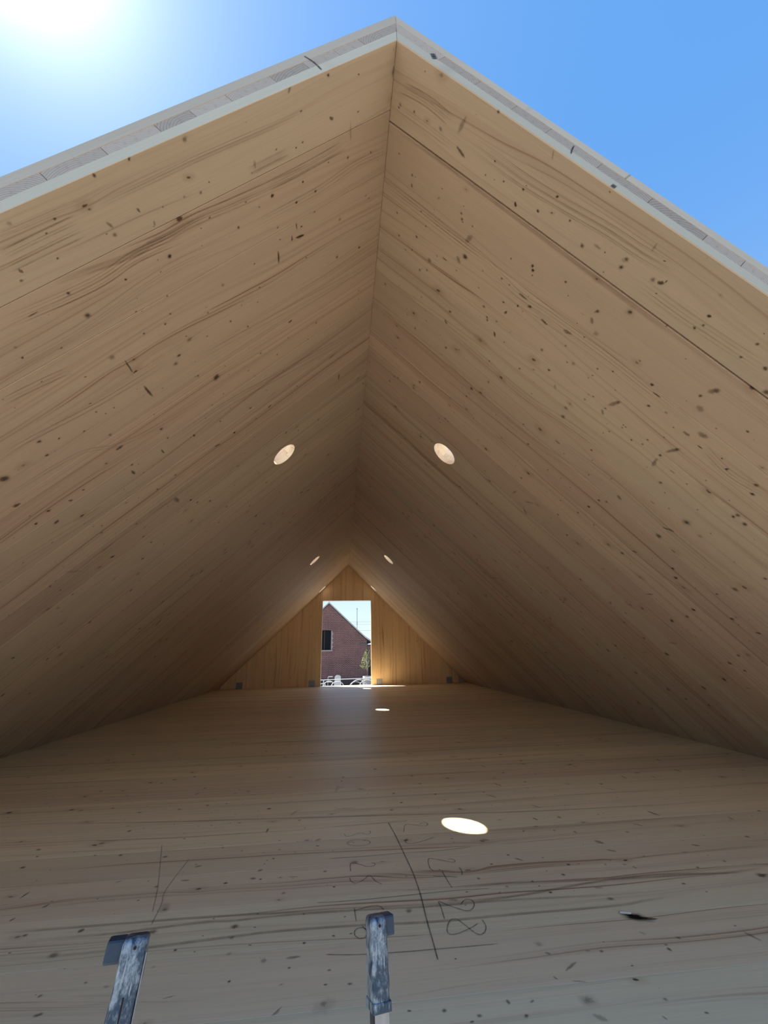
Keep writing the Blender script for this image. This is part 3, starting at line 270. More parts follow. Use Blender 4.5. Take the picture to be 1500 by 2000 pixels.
GRAIN_LEFT=[([(1.074,0.770),(0.842,0.768),(0.744,0.767),(0.377,0.775)],0.0040,0.50),([(1.075,0.776),(0.841,0.774),(0.743,0.774),(0.373,0.782)],0.0040,0.35),([(1.075,0.782),(0.840,0.781),(0.741,0.781),(0.369,0.790)],0.0040,0.50),([(1.317,0.776),(1.228,0.774),(1.126,0.773)],0.0040,0.60),([(1.320,0.787),(1.231,0.785),(1.127,0.785)],0.0040,0.42),([(1.322,0.793),(1.232,0.791),(1.128,0.791)],0.0040,0.60),([(1.325,0.806),(1.235,0.804),(1.129,0.804)],0.0040,0.42),([(1.327,0.811),(1.236,0.810),(1.130,0.810)],0.0040,0.60),([(1.331,0.825),(1.239,0.824),(1.131,0.825)],0.0041,0.42),([(1.071,0.892),(0.951,0.900),(0.837,0.896),(0.699,0.905),(0.394,0.919)],0.0041,0.60),([(1.072,0.901),(0.951,0.910),(0.836,0.906),(0.697,0.915),(0.388,0.931)],0.0041,0.42),([(1.072,0.906),(0.951,0.915),(0.836,0.911),(0.696,0.921),(0.386,0.937)],0.0041,0.60),([(1.073,0.912),(0.950,0.922),(0.835,0.918),(0.694,0.928),(0.382,0.945)],0.0041,0.42),([(1.073,0.922),(0.950,0.931),(0.834,0.928),(0.692,0.938),(0.376,0.956)],0.0041,0.60),([(1.269,0.885),(1.050,0.913),(0.975,0.909),(0.800,0.914)],0.0078,0.40),([(1.271,0.892),(1.051,0.921),(0.975,0.917),(0.799,0.922)],0.0079,0.28),([(1.272,0.897),(1.051,0.926),(0.975,0.922),(0.798,0.927)],0.0079,0.40),([(0.564,0.910),(0.392,0.911),(0.235,0.905)],0.0041,0.60),([(0.561,0.918),(0.387,0.919),(0.229,0.914)],0.0041,0.42),([(0.558,0.924),(0.384,0.925),(0.225,0.919)],0.0041,0.60),([(0.555,0.933),(0.379,0.934),(0.218,0.929)],0.0041,0.42),([(0.553,0.938),(0.376,0.939),(0.214,0.934)],0.0041,0.60),([(0.628,1.002),(0.364,1.004),(0.173,0.987),(0.001,0.995)],0.0043,0.55),([(0.625,1.012),(0.358,1.015),(0.166,0.998),(-0.009,1.006)],0.0044,0.39),([(0.621,1.023),(0.351,1.027),(0.157,1.010),(-0.019,1.019)],0.0044,0.55),([(0.618,1.032),(0.346,1.036),(0.150,1.019),(-0.027,1.029)],0.0044,0.39),([(1.423,0.907),(1.185,0.923),(1.042,0.910),(0.893,0.918)],0.0039,0.55),([(1.426,0.915),(1.186,0.932),(1.042,0.919),(0.892,0.927)],0.0039,0.39),([(1.429,0.924),(1.188,0.941),(1.043,0.928),(0.891,0.938)],0.0039,0.55),([(1.432,0.932),(1.189,0.950),(1.043,0.938),(0.890,0.947)],0.0039,0.39),([(1.434,0.939),(1.190,0.958),(1.043,0.945),(0.889,0.955)],0.0039,0.55),([(1.517,1.024),(1.369,1.024),(1.246,1.019),(0.962,0.991),(0.696,1.015)],0.0041,0.50),([(1.522,1.037),(1.372,1.038),(1.248,1.033),(0.961,1.006),(0.691,1.032)],0.0041,0.35),([(1.524,1.044),(1.374,1.046),(1.249,1.041),(0.960,1.014),(0.688,1.040)],0.0041,0.50),([(1.527,1.054),(1.376,1.056),(1.250,1.051),(0.959,1.024),(0.685,1.052)],0.0041,0.35),([(1.583,1.106),(1.496,1.112),(1.382,1.125)],0.0042,0.40),([(1.588,1.117),(1.500,1.124),(1.385,1.137)],0.0042,0.28),([(1.592,1.128),(1.504,1.135),(1.388,1.149)],0.0042,0.40),([(1.715,1.269),(1.563,1.284),(1.378,1.303),(1.108,1.305)],0.0056,0.45),([(1.721,1.284),(1.568,1.300),(1.382,1.320),(1.109,1.324)],0.0057,0.32),([(1.851,1.437),(1.575,1.454),(1.395,1.555),(0.923,1.605)],0.0074,0.50),([(1.857,1.451),(1.579,1.468),(1.398,1.572),(0.922,1.624)],0.0075,0.35),([(1.332,1.699),(0.985,1.705),(0.716,1.747),(-0.023,1.867)],0.0069,0.50),([(1.333,1.715),(0.984,1.722),(0.712,1.765),(-0.035,1.889)],0.0069,0.35),([(1.336,1.741),(0.982,1.749),(0.706,1.794),(-0.054,1.925)],0.0070,0.50),([(2.113,1.765),(1.878,1.807),(1.451,1.865),(0.935,1.977)],0.0072,0.35),([(2.125,1.789),(1.888,1.834),(1.456,1.896),(0.933,2.014)],0.0072,0.24),([(2.416,2.135),(1.965,2.259),(1.517,2.326),(0.910,2.466)],0.0085,0.35),([(2.437,2.175),(1.981,2.307),(1.525,2.380),(0.905,2.531)],0.0086,0.24),([(2.800,2.935),(2.260,3.063),(1.615,3.312),(0.918,3.588)],0.0113,0.30),([(2.843,3.019),(2.291,3.160),(1.630,3.433),(0.908,3.738)],0.0116,0.21),([(0.628,0.851),(0.550,0.851),(0.469,0.850)],0.0064,0.35),([(0.626,0.858),(0.547,0.858),(0.465,0.858)],0.0064,0.24),([(0.623,0.866),(0.544,0.866),(0.462,0.866)],0.0064,0.35),([(0.621,0.871),(0.542,0.871),(0.459,0.871)],0.0064,0.24),([(1.319,0.953),(1.245,0.955),(1.119,0.958)],0.0031,0.35),([(1.322,0.965),(1.247,0.968),(1.120,0.971)],0.0031,0.24),([(1.323,0.970),(1.248,0.972),(1.121,0.976)],0.0031,0.35),([(1.292,0.744),(1.221,0.746),(1.133,0.747)],0.0036,0.35),([(1.294,0.753),(1.223,0.755),(1.134,0.757)],0.0036,0.24),([(1.023,1.372),(0.778,1.393),(0.445,1.424),(-0.015,1.469)],0.0052,0.35),([(1.022,1.392),(0.775,1.414),(0.437,1.447),(-0.031,1.496)],0.0052,0.24)]
GRAIN_RIGHT=[([(0.045,0.794),(0.162,0.784),(0.271,0.791)],0.0048,0.55),([(0.040,0.801),(0.158,0.790),(0.268,0.797)],0.0048,0.39),([(0.035,0.808),(0.153,0.798),(0.264,0.805)],0.0048,0.55),([(0.029,0.816),(0.148,0.805),(0.260,0.812)],0.0048,0.39),([(0.023,0.825),(0.143,0.814),(0.255,0.821)],0.0048,0.55),([(0.043,0.928),(0.252,0.923),(0.444,0.925),(0.682,0.927),(1.054,0.930),(1.555,0.926)],0.0206,0.38),([(0.371,0.802),(0.559,0.804),(0.717,0.797),(0.900,0.783),(1.009,0.780),(1.125,0.771)],0.0038,0.40),([(0.369,0.807),(0.558,0.809),(0.717,0.801),(0.900,0.787),(1.010,0.785),(1.126,0.775)],0.0038,0.28),([(0.364,0.819),(0.555,0.821),(0.715,0.813),(0.901,0.798),(1.011,0.796),(1.128,0.786)],0.0038,0.40),([(0.362,0.824),(0.553,0.826),(0.714,0.817),(0.901,0.803),(1.011,0.800),(1.129,0.790)],0.0038,0.28),([(0.357,0.837),(0.550,0.838),(0.713,0.829),(0.901,0.814),(1.012,0.811),(1.131,0.801)],0.0038,0.40),([(0.355,0.843),(0.549,0.844),(0.712,0.835),(0.901,0.820),(1.013,0.817),(1.132,0.806)],0.0038,0.28),([(0.018,1.103),(0.198,1.101),(0.373,1.103),(0.547,1.102)],0.0045,0.50),([(0.008,1.118),(0.191,1.116),(0.367,1.117),(0.543,1.116)],0.0046,0.35),([(0.002,1.128),(0.185,1.125),(0.363,1.127),(0.540,1.125)],0.0046,0.50),([(-0.007,1.141),(0.179,1.139),(0.358,1.140),(0.536,1.138)],0.0046,0.35),([(0.519,1.098),(0.717,1.134),(0.875,1.125),(1.120,1.116),(1.281,1.118),(1.506,1.123)],0.0046,0.40),([(0.515,1.110),(0.714,1.146),(0.874,1.137),(1.120,1.128),(1.283,1.129),(1.509,1.134)],0.0046,0.28),([(0.510,1.124),(0.711,1.160),(0.872,1.151),(1.121,1.141),(1.285,1.142),(1.512,1.147)],0.0046,0.40),([(0.507,1.133),(0.709,1.169),(0.871,1.160),(1.121,1.149),(1.286,1.151),(1.515,1.155)],0.0047,0.28),([(0.502,1.148),(0.706,1.185),(0.869,1.175),(1.122,1.164),(1.288,1.165),(1.519,1.169)],0.0047,0.40),([(0.092,1.738),(0.358,1.726),(0.725,1.730),(1.174,1.733),(1.577,1.634)],0.0145,0.30),([(0.077,1.775),(0.347,1.762),(0.720,1.765),(1.176,1.767),(1.585,1.664)],0.0147,0.21),([(0.465,1.503),(0.747,1.516),(0.987,1.525),(1.258,1.485),(1.452,1.480)],0.0063,0.42),([(0.459,1.523),(0.744,1.537),(0.986,1.545),(1.261,1.503),(1.456,1.498)],0.0064,0.29),([(0.455,1.539),(0.742,1.553),(0.986,1.561),(1.262,1.518),(1.459,1.513)],0.0064,0.42),([(0.451,1.552),(0.740,1.565),(0.985,1.573),(1.263,1.530),(1.462,1.524)],0.0064,0.29),([(0.076,1.526),(0.396,1.492),(0.758,1.471)],0.0072,0.40),([(0.066,1.550),(0.390,1.515),(0.755,1.492)],0.0073,0.28),([(0.179,2.340),(0.721,2.287),(1.164,2.342),(1.648,2.336),(1.854,2.340)],0.0091,0.60),([(0.251,3.674),(0.693,3.617),(1.343,3.589),(1.951,3.562),(2.551,3.582)],0.0150,0.35),([(0.233,3.758),(0.684,3.698),(1.346,3.666),(1.966,3.636),(2.577,3.655)],0.0153,0.24),([(1.253,1.613),(1.539,1.593),(1.925,1.612),(2.249,1.613)],0.0085,0.30),([(1.255,1.633),(1.543,1.612),(1.932,1.630),(2.259,1.631)],0.0085,0.21),([(1.053,0.849),(1.205,0.852),(1.362,0.847),(1.492,0.842)],0.0041,0.35),([(1.054,0.861),(1.208,0.864),(1.366,0.858),(1.497,0.853)],0.0042,0.24),([(1.055,0.873),(1.210,0.875),(1.369,0.869),(1.501,0.864)],0.0042,0.35),([(1.055,0.884),(1.212,0.886),(1.373,0.880),(1.505,0.875)],0.0042,0.24),([(1.613,1.166),(1.739,1.184),(1.859,1.163)],0.0048,0.40),([(1.617,1.179),(1.745,1.197),(1.866,1.176)],0.0048,0.28),([(1.622,1.191),(1.750,1.209),(1.872,1.187)],0.0049,0.40),([(1.626,1.202),(1.755,1.221),(1.877,1.199)],0.0049,0.28),([(0.931,5.569),(1.903,5.074),(2.690,4.975),(3.413,4.884)],0.0209,0.30),([(0.925,5.784),(1.929,5.249),(2.739,5.140),(3.480,5.039)],0.0216,0.21),([(1.605,2.903),(2.202,2.911),(2.814,2.868),(3.434,2.887)],0.0134,0.35),([(1.617,2.992),(2.230,2.998),(2.856,2.950),(3.489,2.967)],0.0137,0.24),([(1.862,2.243),(2.333,2.227),(2.732,2.208),(3.035,2.213)],0.0112,0.50),([(0.039,0.855),(0.160,0.853),(0.301,0.856)],0.0048,0.35),([(0.033,0.864),(0.154,0.862),(0.296,0.864)],0.0049,0.24),([(0.025,0.875),(0.147,0.873),(0.290,0.875)],0.0049,0.35)]

# ------------------------------------------------------------------ the shell of the attic (metres; y runs along the ridge, floor top at z = 0)
H = 2.5; TL, TR = 0.971, 0.997
Y0, Y1 = 0.712, 9.081
YEND = 9.185
LAY = 0.034                                    # thickness of one of the three layers of a panel
JOINT = 0.0012
def frame(side):
    t = TL if side < 0 else TR
    c = 1/math.sqrt(1+t*t); s = t*c
    U = Vector((side*c, 0, -s)); W = Vector((side*s, 0, c))
    V = W.cross(U)                              # +y on the right, -y on the left
    return U, V, W, t, s, c
def mat(o, U, V, W):
    return Matrix(((U.x, V.x, W.x, o[0]), (U.y, V.y, W.y, o[1]), (U.z, V.z, W.z, o[2]), (0, 0, 0, 1)))
HOLES = {-1: [(0.765, 2.545), (0.765, 6.005), (0.775, 8.93)], 1: [(0.765, 2.45), (0.765, 5.89), (0.775, 8.87)]}
HOLE_R = 0.09
def board_mesh(t, s, c, wid, w0, w1, cham, name):
    """a board from the ridge mitre down to the eave; chamfered along its two lower long edges"""
    u0 = lambda w: -w * t + 0.0006
    u1 = lambda w: (H + w * c) / s
    a, b = 0.0, wid
    v = []
    for fu in (u0, u1):
        v += [(fu(w0), a + cham, w0), (fu(w0), b - cham, w0), (fu(w0 + cham), b, w0 + cham), (fu(w1), b, w1), (fu(w1), a, w1), (fu(w0 + cham), a, w0 + cham)]
    f = [tuple(range(6)), tuple(range(6, 12))[::-1]] + [(i, 6+i, 6+(i+1) % 6, (i+1) % 6) for i in range(6)]
    return pydata(name, v, f)
def widths(first, rest, total, rng):
    out = list(first); 
    while sum(out) < total - 0.30: out.append(rng.choice(rest))
    rem = total - sum(out)
    return out + [rem] if rem < 0.25 else out + [rem/2, rem/2]
def cut_holes(o, side):
    U, V, W, t, s, c = frame(side)
    bb = [o.matrix_world @ Vector(q) for q in o.bound_box]
    ylo, yhi = min(q.y for q in bb), max(q.y for q in bb)
    for (u, y) in HOLES[side]:
        if ylo > y + HOLE_R or yhi < y - HOLE_R: continue
        P = Vector((0, y, H)) + U*u
        uc = [(q - Vector((0, 0, H))).dot(U) for q in bb]
        if min(uc) > u + HOLE_R or max(uc) < u - HOLE_R: continue
        bm = bmesh.new(); cyl(bm, P - W*0.05, P + W*0.2, HOLE_R, n=48)
        k = bpy.data.objects.new('cutter', to_mesh(bm, 'cutter')); COL.objects.link(k)
        md = o.modifiers.new('hole', 'BOOLEAN'); md.operation = 'DIFFERENCE'; md.object = k; md.solver = 'EXACT'
        bpy.context.view_layer.update()
        me = bpy.data.meshes.new_from_object(o.evaluated_get(bpy.context.evaluated_depsgraph_get()))
        o.modifiers.clear(); o.data = me; Wl = o.matrix_world.to_3x3().inverted() @ W; Pl = o.matrix_world.inverted() @ P
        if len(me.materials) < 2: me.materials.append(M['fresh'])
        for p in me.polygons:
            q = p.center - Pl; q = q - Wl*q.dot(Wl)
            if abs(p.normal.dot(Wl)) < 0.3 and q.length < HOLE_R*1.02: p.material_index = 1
        bpy.data.objects.remove(k, do_unlink=True)
rng = random.Random(11)
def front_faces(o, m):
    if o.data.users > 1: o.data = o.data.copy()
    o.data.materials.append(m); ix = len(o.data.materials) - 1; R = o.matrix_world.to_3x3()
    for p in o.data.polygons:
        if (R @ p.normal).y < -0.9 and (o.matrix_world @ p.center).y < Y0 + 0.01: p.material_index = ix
def build_ceiling(side, name, label):
    U, V, W, t, s, c = frame(side)
    O = Vector((0, 0, H))
    u0 = lambda w: -w*t + 0.0006
    u1 = lambda w: (H + w*c)/s
    # outer layer, set back behind its own front board
    wa, wb = 2*LAY, 3*LAY
    ya, yb = Y0 + 0.2, YEND
    vv = []
    for w in (wa, wb):
        for y in (ya, yb):
            vv += [(u0(w), y*V.y, w), (u1(w), y*V.y, w)]
    root = link(name, pydata(name, vv, [(0, 1, 3, 2), (4, 6, 7, 5), (0, 4, 5, 1), (2, 3, 7, 6), (0, 2, 6, 4), (1, 5, 7, 3)]), M['wood_outer'], None, mat(O, U, V, W))
    tag(root, label, None, None, 'structure')
    bpy.context.view_layer.update()
    cut_holes(root, side)
    def add(o): o.parent = root; o.matrix_parent_inverse = root.matrix_world.inverted(); return o
    # front board of the outer layer
    ob = board_mesh(t, s, c, 0.199, wa, wb - (0.0 if side < 0 else 0.006), 0.001, 'outer_board')
    y = Y0 if V.y > 0 else Y0 + 0.199
    o = add(link('outer_board', ob, M['wood'], None, mat(Vector((0, y, H)), U, V, W)))
    bpy.context.view_layer.update(); front_faces(o, M['skylit'])
    # inner layer: boards from ridge to eave
    ws = widths([0.21] if side > 0 else [0.175, 0.195], [0.2, 0.2, 0.195, 0.2], YEND - Y0 if False else Y1 - Y0, rng)
    y = Y0; cache = {}
    for i, w in enumerate(ws):
        big = (side > 0 and i in (0,)) 
        gap = 0.004 if big else rng.choice((0.0006, 0.001, 0.0016))
        key = (round(w, 3), gap)
        if key not in cache: cache[key] = board_mesh(t, s, c, w - gap, 0.0, LAY, rng.choice((0.0006, 0.001)) if not big else 0.0025, 'board')
        sink = rng.uniform(0.0, 0.0004)
        yo = y if V.y > 0 else y + w - gap
        o = add(link('board', cache[key], M['wood'], None, mat(Vector((0, yo, H)) + W*sink, U, V, W)))
        bpy.context.view_layer.update()
        if i == 0: front_faces(o, M['skylit'])
        if any(y - 0.1 < q[1] < y + w + 0.1 for q in HOLES[side]): cut_holes(o, side)
        y += w
    # the last strip, over the gable wall
    o = add(link('board', board_mesh(t, s, c, YEND - Y1 - 0.002, 0.0, LAY, 0.0005, 'board'), M['wood'], None, mat(Vector((0, (Y1 + 0.001) if V.y > 0 else YEND - 0.001, H)), U, V, W)))
    # middle layer: boards along the ridge, their end grain showing at the front
    X3 = Vector((0, 1, 0)); Z3 = W; Y3 = Z3.cross(X3)
    sgn = U.dot(Y3)
    u = u0(LAY) ; top = (H + LAY*c)/s
    while u < top - 0.02:
        w = min(rng.uniform(0.10, 0.19), top - u)
        a0 = u; a1 = u + w - 0.0015
        sb = rng.uniform(0.0, 0.0005)
        cu = (a0 + a1)/2
        poly_lo = [(a0 if u > u0(LAY) else u0(LAY)), a1]
        hw = (a1 - a0)/2
        first = abs(u - u0(LAY)) < 1e-6
        vv = []
        for x in (Y0 + sb, YEND):
            for (q, ww) in ((a0, LAY + 0.0006), (a1, LAY + 0.0006), (a1, 2*LAY - 0.0006), ((a0 if not first else u0(2*LAY)), 2*LAY - 0.0006)):
                vv.append((x, (q - cu)*sgn, ww))
        me = pydata('lamella', vv, [(0, 1, 2, 3), (7, 6, 5, 4), (0, 4, 5, 1), (1, 5, 6, 2), (2, 6, 7, 3), (3, 7, 4, 0)])
        o = add(link('lamella', me, M['wood'], None, mat(O + U*cu, X3, Y3, Z3)))
        bpy.context.view_layer.update()
        cut_holes(o, side)
        bpy.context.view_layer.update(); front_faces(o, M['end_grain'])
        u += w
    return root, add
ceil_l, add_l = build_ceiling(-1, 'ceiling_left', 'sloping timber roof panel rising from the left eave to the ridge')
ceil_r, add_r = build_ceiling(1, 'ceiling_right', 'sloping timber roof panel falling from the ridge to the right eave')

# floor: slab and boards across the attic
FX = 2.72
bm = bmesh.new(); box(bm, (-FX, Y0, -0.15), (FX, YEND, -0.0305))
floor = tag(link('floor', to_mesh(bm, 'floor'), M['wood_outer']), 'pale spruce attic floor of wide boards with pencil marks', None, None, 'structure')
frng = random.Random(5); y = Y0
FLOOR_W = [0.2, 0.198, 0.202, 0.2]
fcache = {}
while y < YEND - 0.01:
    w = frng.choice(FLOOR_W); w = w if YEND - y > 0.3 else YEND - y
    gap = frng.choice((0.0006, 0.001, 0.0013))
    k = (round(w, 3), gap)
    if k not in fcache:
        ch = 0.0003
        prof = [(0, -0.03), (w-gap, -0.03), (w-gap, -ch), (w-gap-ch, 0), (ch, 0), (0, -ch)]
        v = [(-FX, a, b) for a, b in prof] + [(FX, a, b) for a, b in prof]
        fcache[k] = pydata('board', v, [tuple(range(6)), tuple(range(6, 12))[::-1]] + [(i, 6+i, 6+(i+1) % 6, (i+1) % 6) for i in range(6)])
    link('board', fcache[k], M['wood_floor'], floor, Matrix.Translation((0, y, -frng.uniform(0, 0.0002))))
    y += w

# gable wall with its tall opening, vertical boards
WX0, WX1, WZ = -0.552, 0.501, 1.728
wlx, wrx = -H/TL, H/TR
EPS = 0.002
zc = lambda x: H - EPS - (TL*-x if x < 0 else TR*x)
def vert_poly(poly, y0, y1, name): # polygon in (x, z)
    n = len(poly); v = [(x, y0, z) for x, z in poly] + [(x, y1, z) for x, z in poly]
    f = [tuple(range(n)), tuple(range(n, 2*n))[::-1]] + [(i, n+i, n+(i+1) % n, (i+1) % n) for i in range(n)]
    return pydata(name, v, f)
e = 0.001
bw_poly = [(wlx+.004, e), (WX0, e), (WX0, WZ), (WX1, WZ), (WX1, e), (wrx-.004, e), (0, H - EPS)]
wall_back = tag(link('wall_back', vert_poly(bw_poly, Y1 + 0.031, YEND - 0.001, 'wall_back'), M['wood_outer']), 'triangular gable wall of upright spruce boards at the far end', None, None, 'structure')
def gable_board(x0, x1, z0):
    g = 0.0006
    a, b = x0 + g, x1 - g
    xs = [a] + ([0.0] if a < 0 < b else []) + [b]
    tops = [(x, zc(x)) for x in xs]
    tops = [(x, z) for x, z in tops if z > z0 + 0.004]
    if len(tops) < 2:
        return
    cx = (a + b)/2
    poly = [(a, z0), (b, z0)] + tops[::-1]
    # local frame: X up the board, Y across, Z out of the wall towards the room
    n = len(poly)
    v = [(z, -(x - cx), 0.0) for x, z in poly] + [(z, -(x - cx), 0.03) for x, z in poly]
    me = pydata('board', v, [tuple(range(n)), tuple(range(n, 2*n))[::-1]] + [(i, n+i, n+(i+1) % n, (i+1) % n) for i in range(n)])
    U = Vector((0, 0, 1)); W = Vector((0, -1, 0)); V = W.cross(U)
    link('board', me, M['wood_gable'], wall_back, mat(Vector((cx, Y1 + 0.03 + random.uniform(0, 0.0008), 0)), U, V, W))
M['wood_gable'] = wood_material('spruce_gable', (0.76, 0.555, 0.33, 1), knots=0.7, band=1.1)
xs = [WX0]
while xs[-1] > wlx + 0.2: xs.append(xs[-1] - 0.198)
xs.append(wlx + 0.006)
for a, b in zip(xs, xs[1:]): gable_board(b, a, e)
n = 5
for i in range(n): gable_board(WX0 + (WX1-WX0)*i/n, WX0 + (WX1-WX0)*(i+1)/n, WZ)
xs = [WX1, WX1 + 0.075]
while xs[-1] < wrx - 0.2: xs.append(xs[-1] + 0.198)
xs.append(wrx - 0.006)
for a, b in zip(xs, xs[1:]): gable_board(a, b, e)

# storey below (hidden from this view, it carries the attic)
GZ = -2.6
bm = bmesh.new()
box(bm, (-2.55, Y0 + 0.02, GZ), (2.55, Y0 + 0.12, -0.151)); box(bm, (-2.55, YEND - 0.1, GZ), (2.55, YEND, -0.151))
box(bm, (-2.55, Y0 + 0.12, GZ), (-2.45, YEND - 0.1, -0.151)); box(bm, (2.45, Y0 + 0.12, GZ), (2.55, YEND - 0.1, -0.151))
tag(link('wall_lower', to_mesh(bm, 'wall_lower'), M['wood_outer']), 'timber storey carrying the attic', None, None, 'structure')

# ground: pale sunlit yard
def ground_mat():
    t = NT('pale_gravel'); o = t.obj()
    n = t.noise(o, 0.25, 3.0); f = t.noise(o, 60.0, 3.0, 0.7)
    c = t.mix(n, (0.25, 0.225, 0.195, 1), (0.21, 0.19, 0.17, 1)); c = t.mix(t.math('MULTIPLY', f, 0.5), c, (0.20, 0.18, 0.155, 1))
    t.base(c); t.set(Roughness=0.95, Specular_IOR_Level=0.1); t.bump(f, 0.4, 0.01); return t.m
bm = bmesh.new(); box(bm, (-150, -150, GZ - 0.3), (150, 150, GZ))
tag(link('ground', to_mesh(bm, 'ground'), ground_mat()), 'pale gravel yard round the building', None, None, 'structure')

# ------------------------------------------------------------------ knots, grain and pencil marks on the boards
class Marks:
    def __init__(self): self.v = []; self.f = []; self.c = []
    def vert(self, p, col, a): self.v.append(p); self.c.append((*col, a)); return len(self.v)-1
    def blob(self, x, y, r, k, elong=1.0, ang=0.0, col=(0.075, 0.040, 0.022), ring=False):
        n = 14; h = 0.0
        jit = [1 + random.uniform(-0.16, 0.16) for _ in range(n)]
        ca, sa = math.cos(ang), math.sin(ang)
        def P(rad, i):
            a = 2*math.pi*i/n; X = rad*elong*jit[i]*math.cos(a); Y = rad*jit[i]*math.sin(a)
            return (x + X*ca - Y*sa, y + X*sa + Y*ca, 0.0)
        c0 = self.vert((x, y, 0), col, k)
        A = [self.vert(P(r*0.62, i), col, k*0.92) for i in range(n)]
        B = [self.vert(P(r*1.05, i), (0.09, 0.045, 0.025), k*0.30) for i in range(n)]
        C = [self.vert(P(r*1.7, i), (0.16, 0.085, 0.045), 0.0) for i in range(n)]
        for i in range(n):
            j = (i+1) % n
            self.f += [(c0, A[i], A[j]), (A[i], B[i], B[j], A[j]), (B[i], C[i], C[j], B[j])]
    def streak(self, x1, y1, x2, y2, w, k, col=(0.07, 0.038, 0.022)):
        d = Vector((x2-x1, y2-y1)); L = d.length; d.normalize(); nn = Vector((-d.y, d.x))
        N = 8; rows = []
        for i in range(N+1):
            s = i/N; env = math.sin(math.pi*(0.06 + 0.88*s))**0.6
            cpt = Vector((x1, y1)) + d*(L*s) + nn*random.uniform(-0.1, 0.1)*w
            hw = w*0.5*env*random.uniform(0.75, 1.2)
            row = []
            for off, al in ((-1.5, 0), (-0.6, 0.9), (0.6, 0.9), (1.5, 0)):
                p = cpt + nn*(hw*off); row.append(self.vert((p.x, p.y, 0), col, k*al*(env if 0 < i < N else 0.0)))
            rows.append(row)
        for A, B in zip(rows, rows[1:]):
            for q in range(3): self.f.append((A[q], B[q], B[q+1], A[q+1]))
    def line(self, pts, w, k, col, fade=False):
        P = [Vector(p) for p in pts]; Q = []
        for i in range(len(P)-1):          # smooth the polyline
            p0, p1, p2, p3 = P[max(i-1, 0)], P[i], P[i+1], P[min(i+2, len(P)-1)]
            for s in range(6):
                t = s/6; Q.append(0.5*((2*p1) + (p2-p0)*t + (2*p0-5*p1+4*p2-p3)*t*t + (3*p1-p0-3*p2+p3)*t**3))
        Q.append(P[-1]); rows = []; z0 = random.uniform(-0.00025, 0.00025)
        for i, p in enumerate(Q):
            d = (Q[min(i+1, len(Q)-1)] - Q[max(i-1, 0)]); d = d.normalized() if d.length > 1e-9 else Vector((1, 0))
            nn = Vector((-d.y, d.x)); kk = k*random.uniform(0.65, 1.0)*(0.35 if i in (0, len(Q)-1) else 1)*(min(1, 5*i/len(Q), 5*(len(Q)-1-i)/len(Q)) if fade else 1)
            rows.append([self.vert((*(p + nn*(w*o)), z0), col, kk*al) for o, al in ((-0.9, 0), (-0.35, 1), (0.35, 1), (0.9, 0))])
        for A, B in zip(rows, rows[1:]):
            for q in range(3): self.f.append((A[q], B[q], B[q+1], A[q+1]))
    def build(self, name, place):
        me = bpy.data.meshes.new(name); me.from_pydata(self.v, [], self.f); me.update()
        at = me.attributes.new('mark', 'FLOAT_COLOR', 'POINT')
        for i, c in enumerate(self.c): at.data[i].color = c
        o = link(name, me, M['decal'], None, place); return o
LIFT = 0.0010
def put_knots(data, flip):
    mk = Marks()
    for a, b, c, d, w, k in data:
        if k <= 0.11: continue
        if (a, b) == (c, d): mk.blob(a, flip*b, w*0.42, k*0.80, random.uniform(1.0, 1.35), random.uniform(-0.5, 0.5))
        else: mk.streak(a, flip*b, c, flip*d, w*0.85, k*0.80)
    return mk
for side, data, add, grain in ((-1, KNOTS_LEFT, add_l, GRAIN_LEFT), (1, KNOTS_RIGHT, add_r, GRAIN_RIGHT)):
    U, V, W, t, s, c = frame(side)
    mk = Marks()
    for pts, w, k in grain: mk.line([(a, V.y*b) for a, b in pts], w*random.uniform(0.45, 0.8), k*random.uniform(0.35, 0.75), (0.18, 0.088, 0.048), True)
    o = add(mk.build('grain', mat(Vector((0, 0, H)) - W*LIFT*0.8, U, V, W))); o['kind'] = 'stuff'
    mk = put_knots(data, V.y)
    o = add(mk.build('knots', mat(Vector((0, 0, H)) - W*LIFT, U, V, W))); o['kind'] = 'stuff'
mk = put_knots(KNOTS_FLOOR, 1)
for g in GRAIN_FLOOR: mk.line(g, 0.008, 0.36, (0.20, 0.115, 0.065), True)
o = mk.build('knots', Matrix.Translation((0, 0, LIFT))); o.parent = floor; o['kind'] = 'stuff'
GRAPH = (0.030, 0.030, 0.034)
for i, g in enumerate(PENCIL_LINES):
    mk = Marks(); mk.line(g, 0.0026 if i < 1 else 0.0022, 0.8 if i < 1 else (0.65 if i < 5 else 0.45), GRAPH)
    o = mk.build('pencil_line', Matrix.Translation((0, 0, LIFT*1.4))); o.parent = floor
for k, strokes in PENCIL_NUMBERS.items():
    mk = Marks()
    for st in strokes: mk.line(st, 0.0023, 0.68 if k != '30' else 0.6, GRAPH)
    o = mk.build('pencil_number', Matrix.Translation((0, 0, LIFT*1.5))); o.parent = floor
    o['label'] = 'handwritten pencil number ' + k
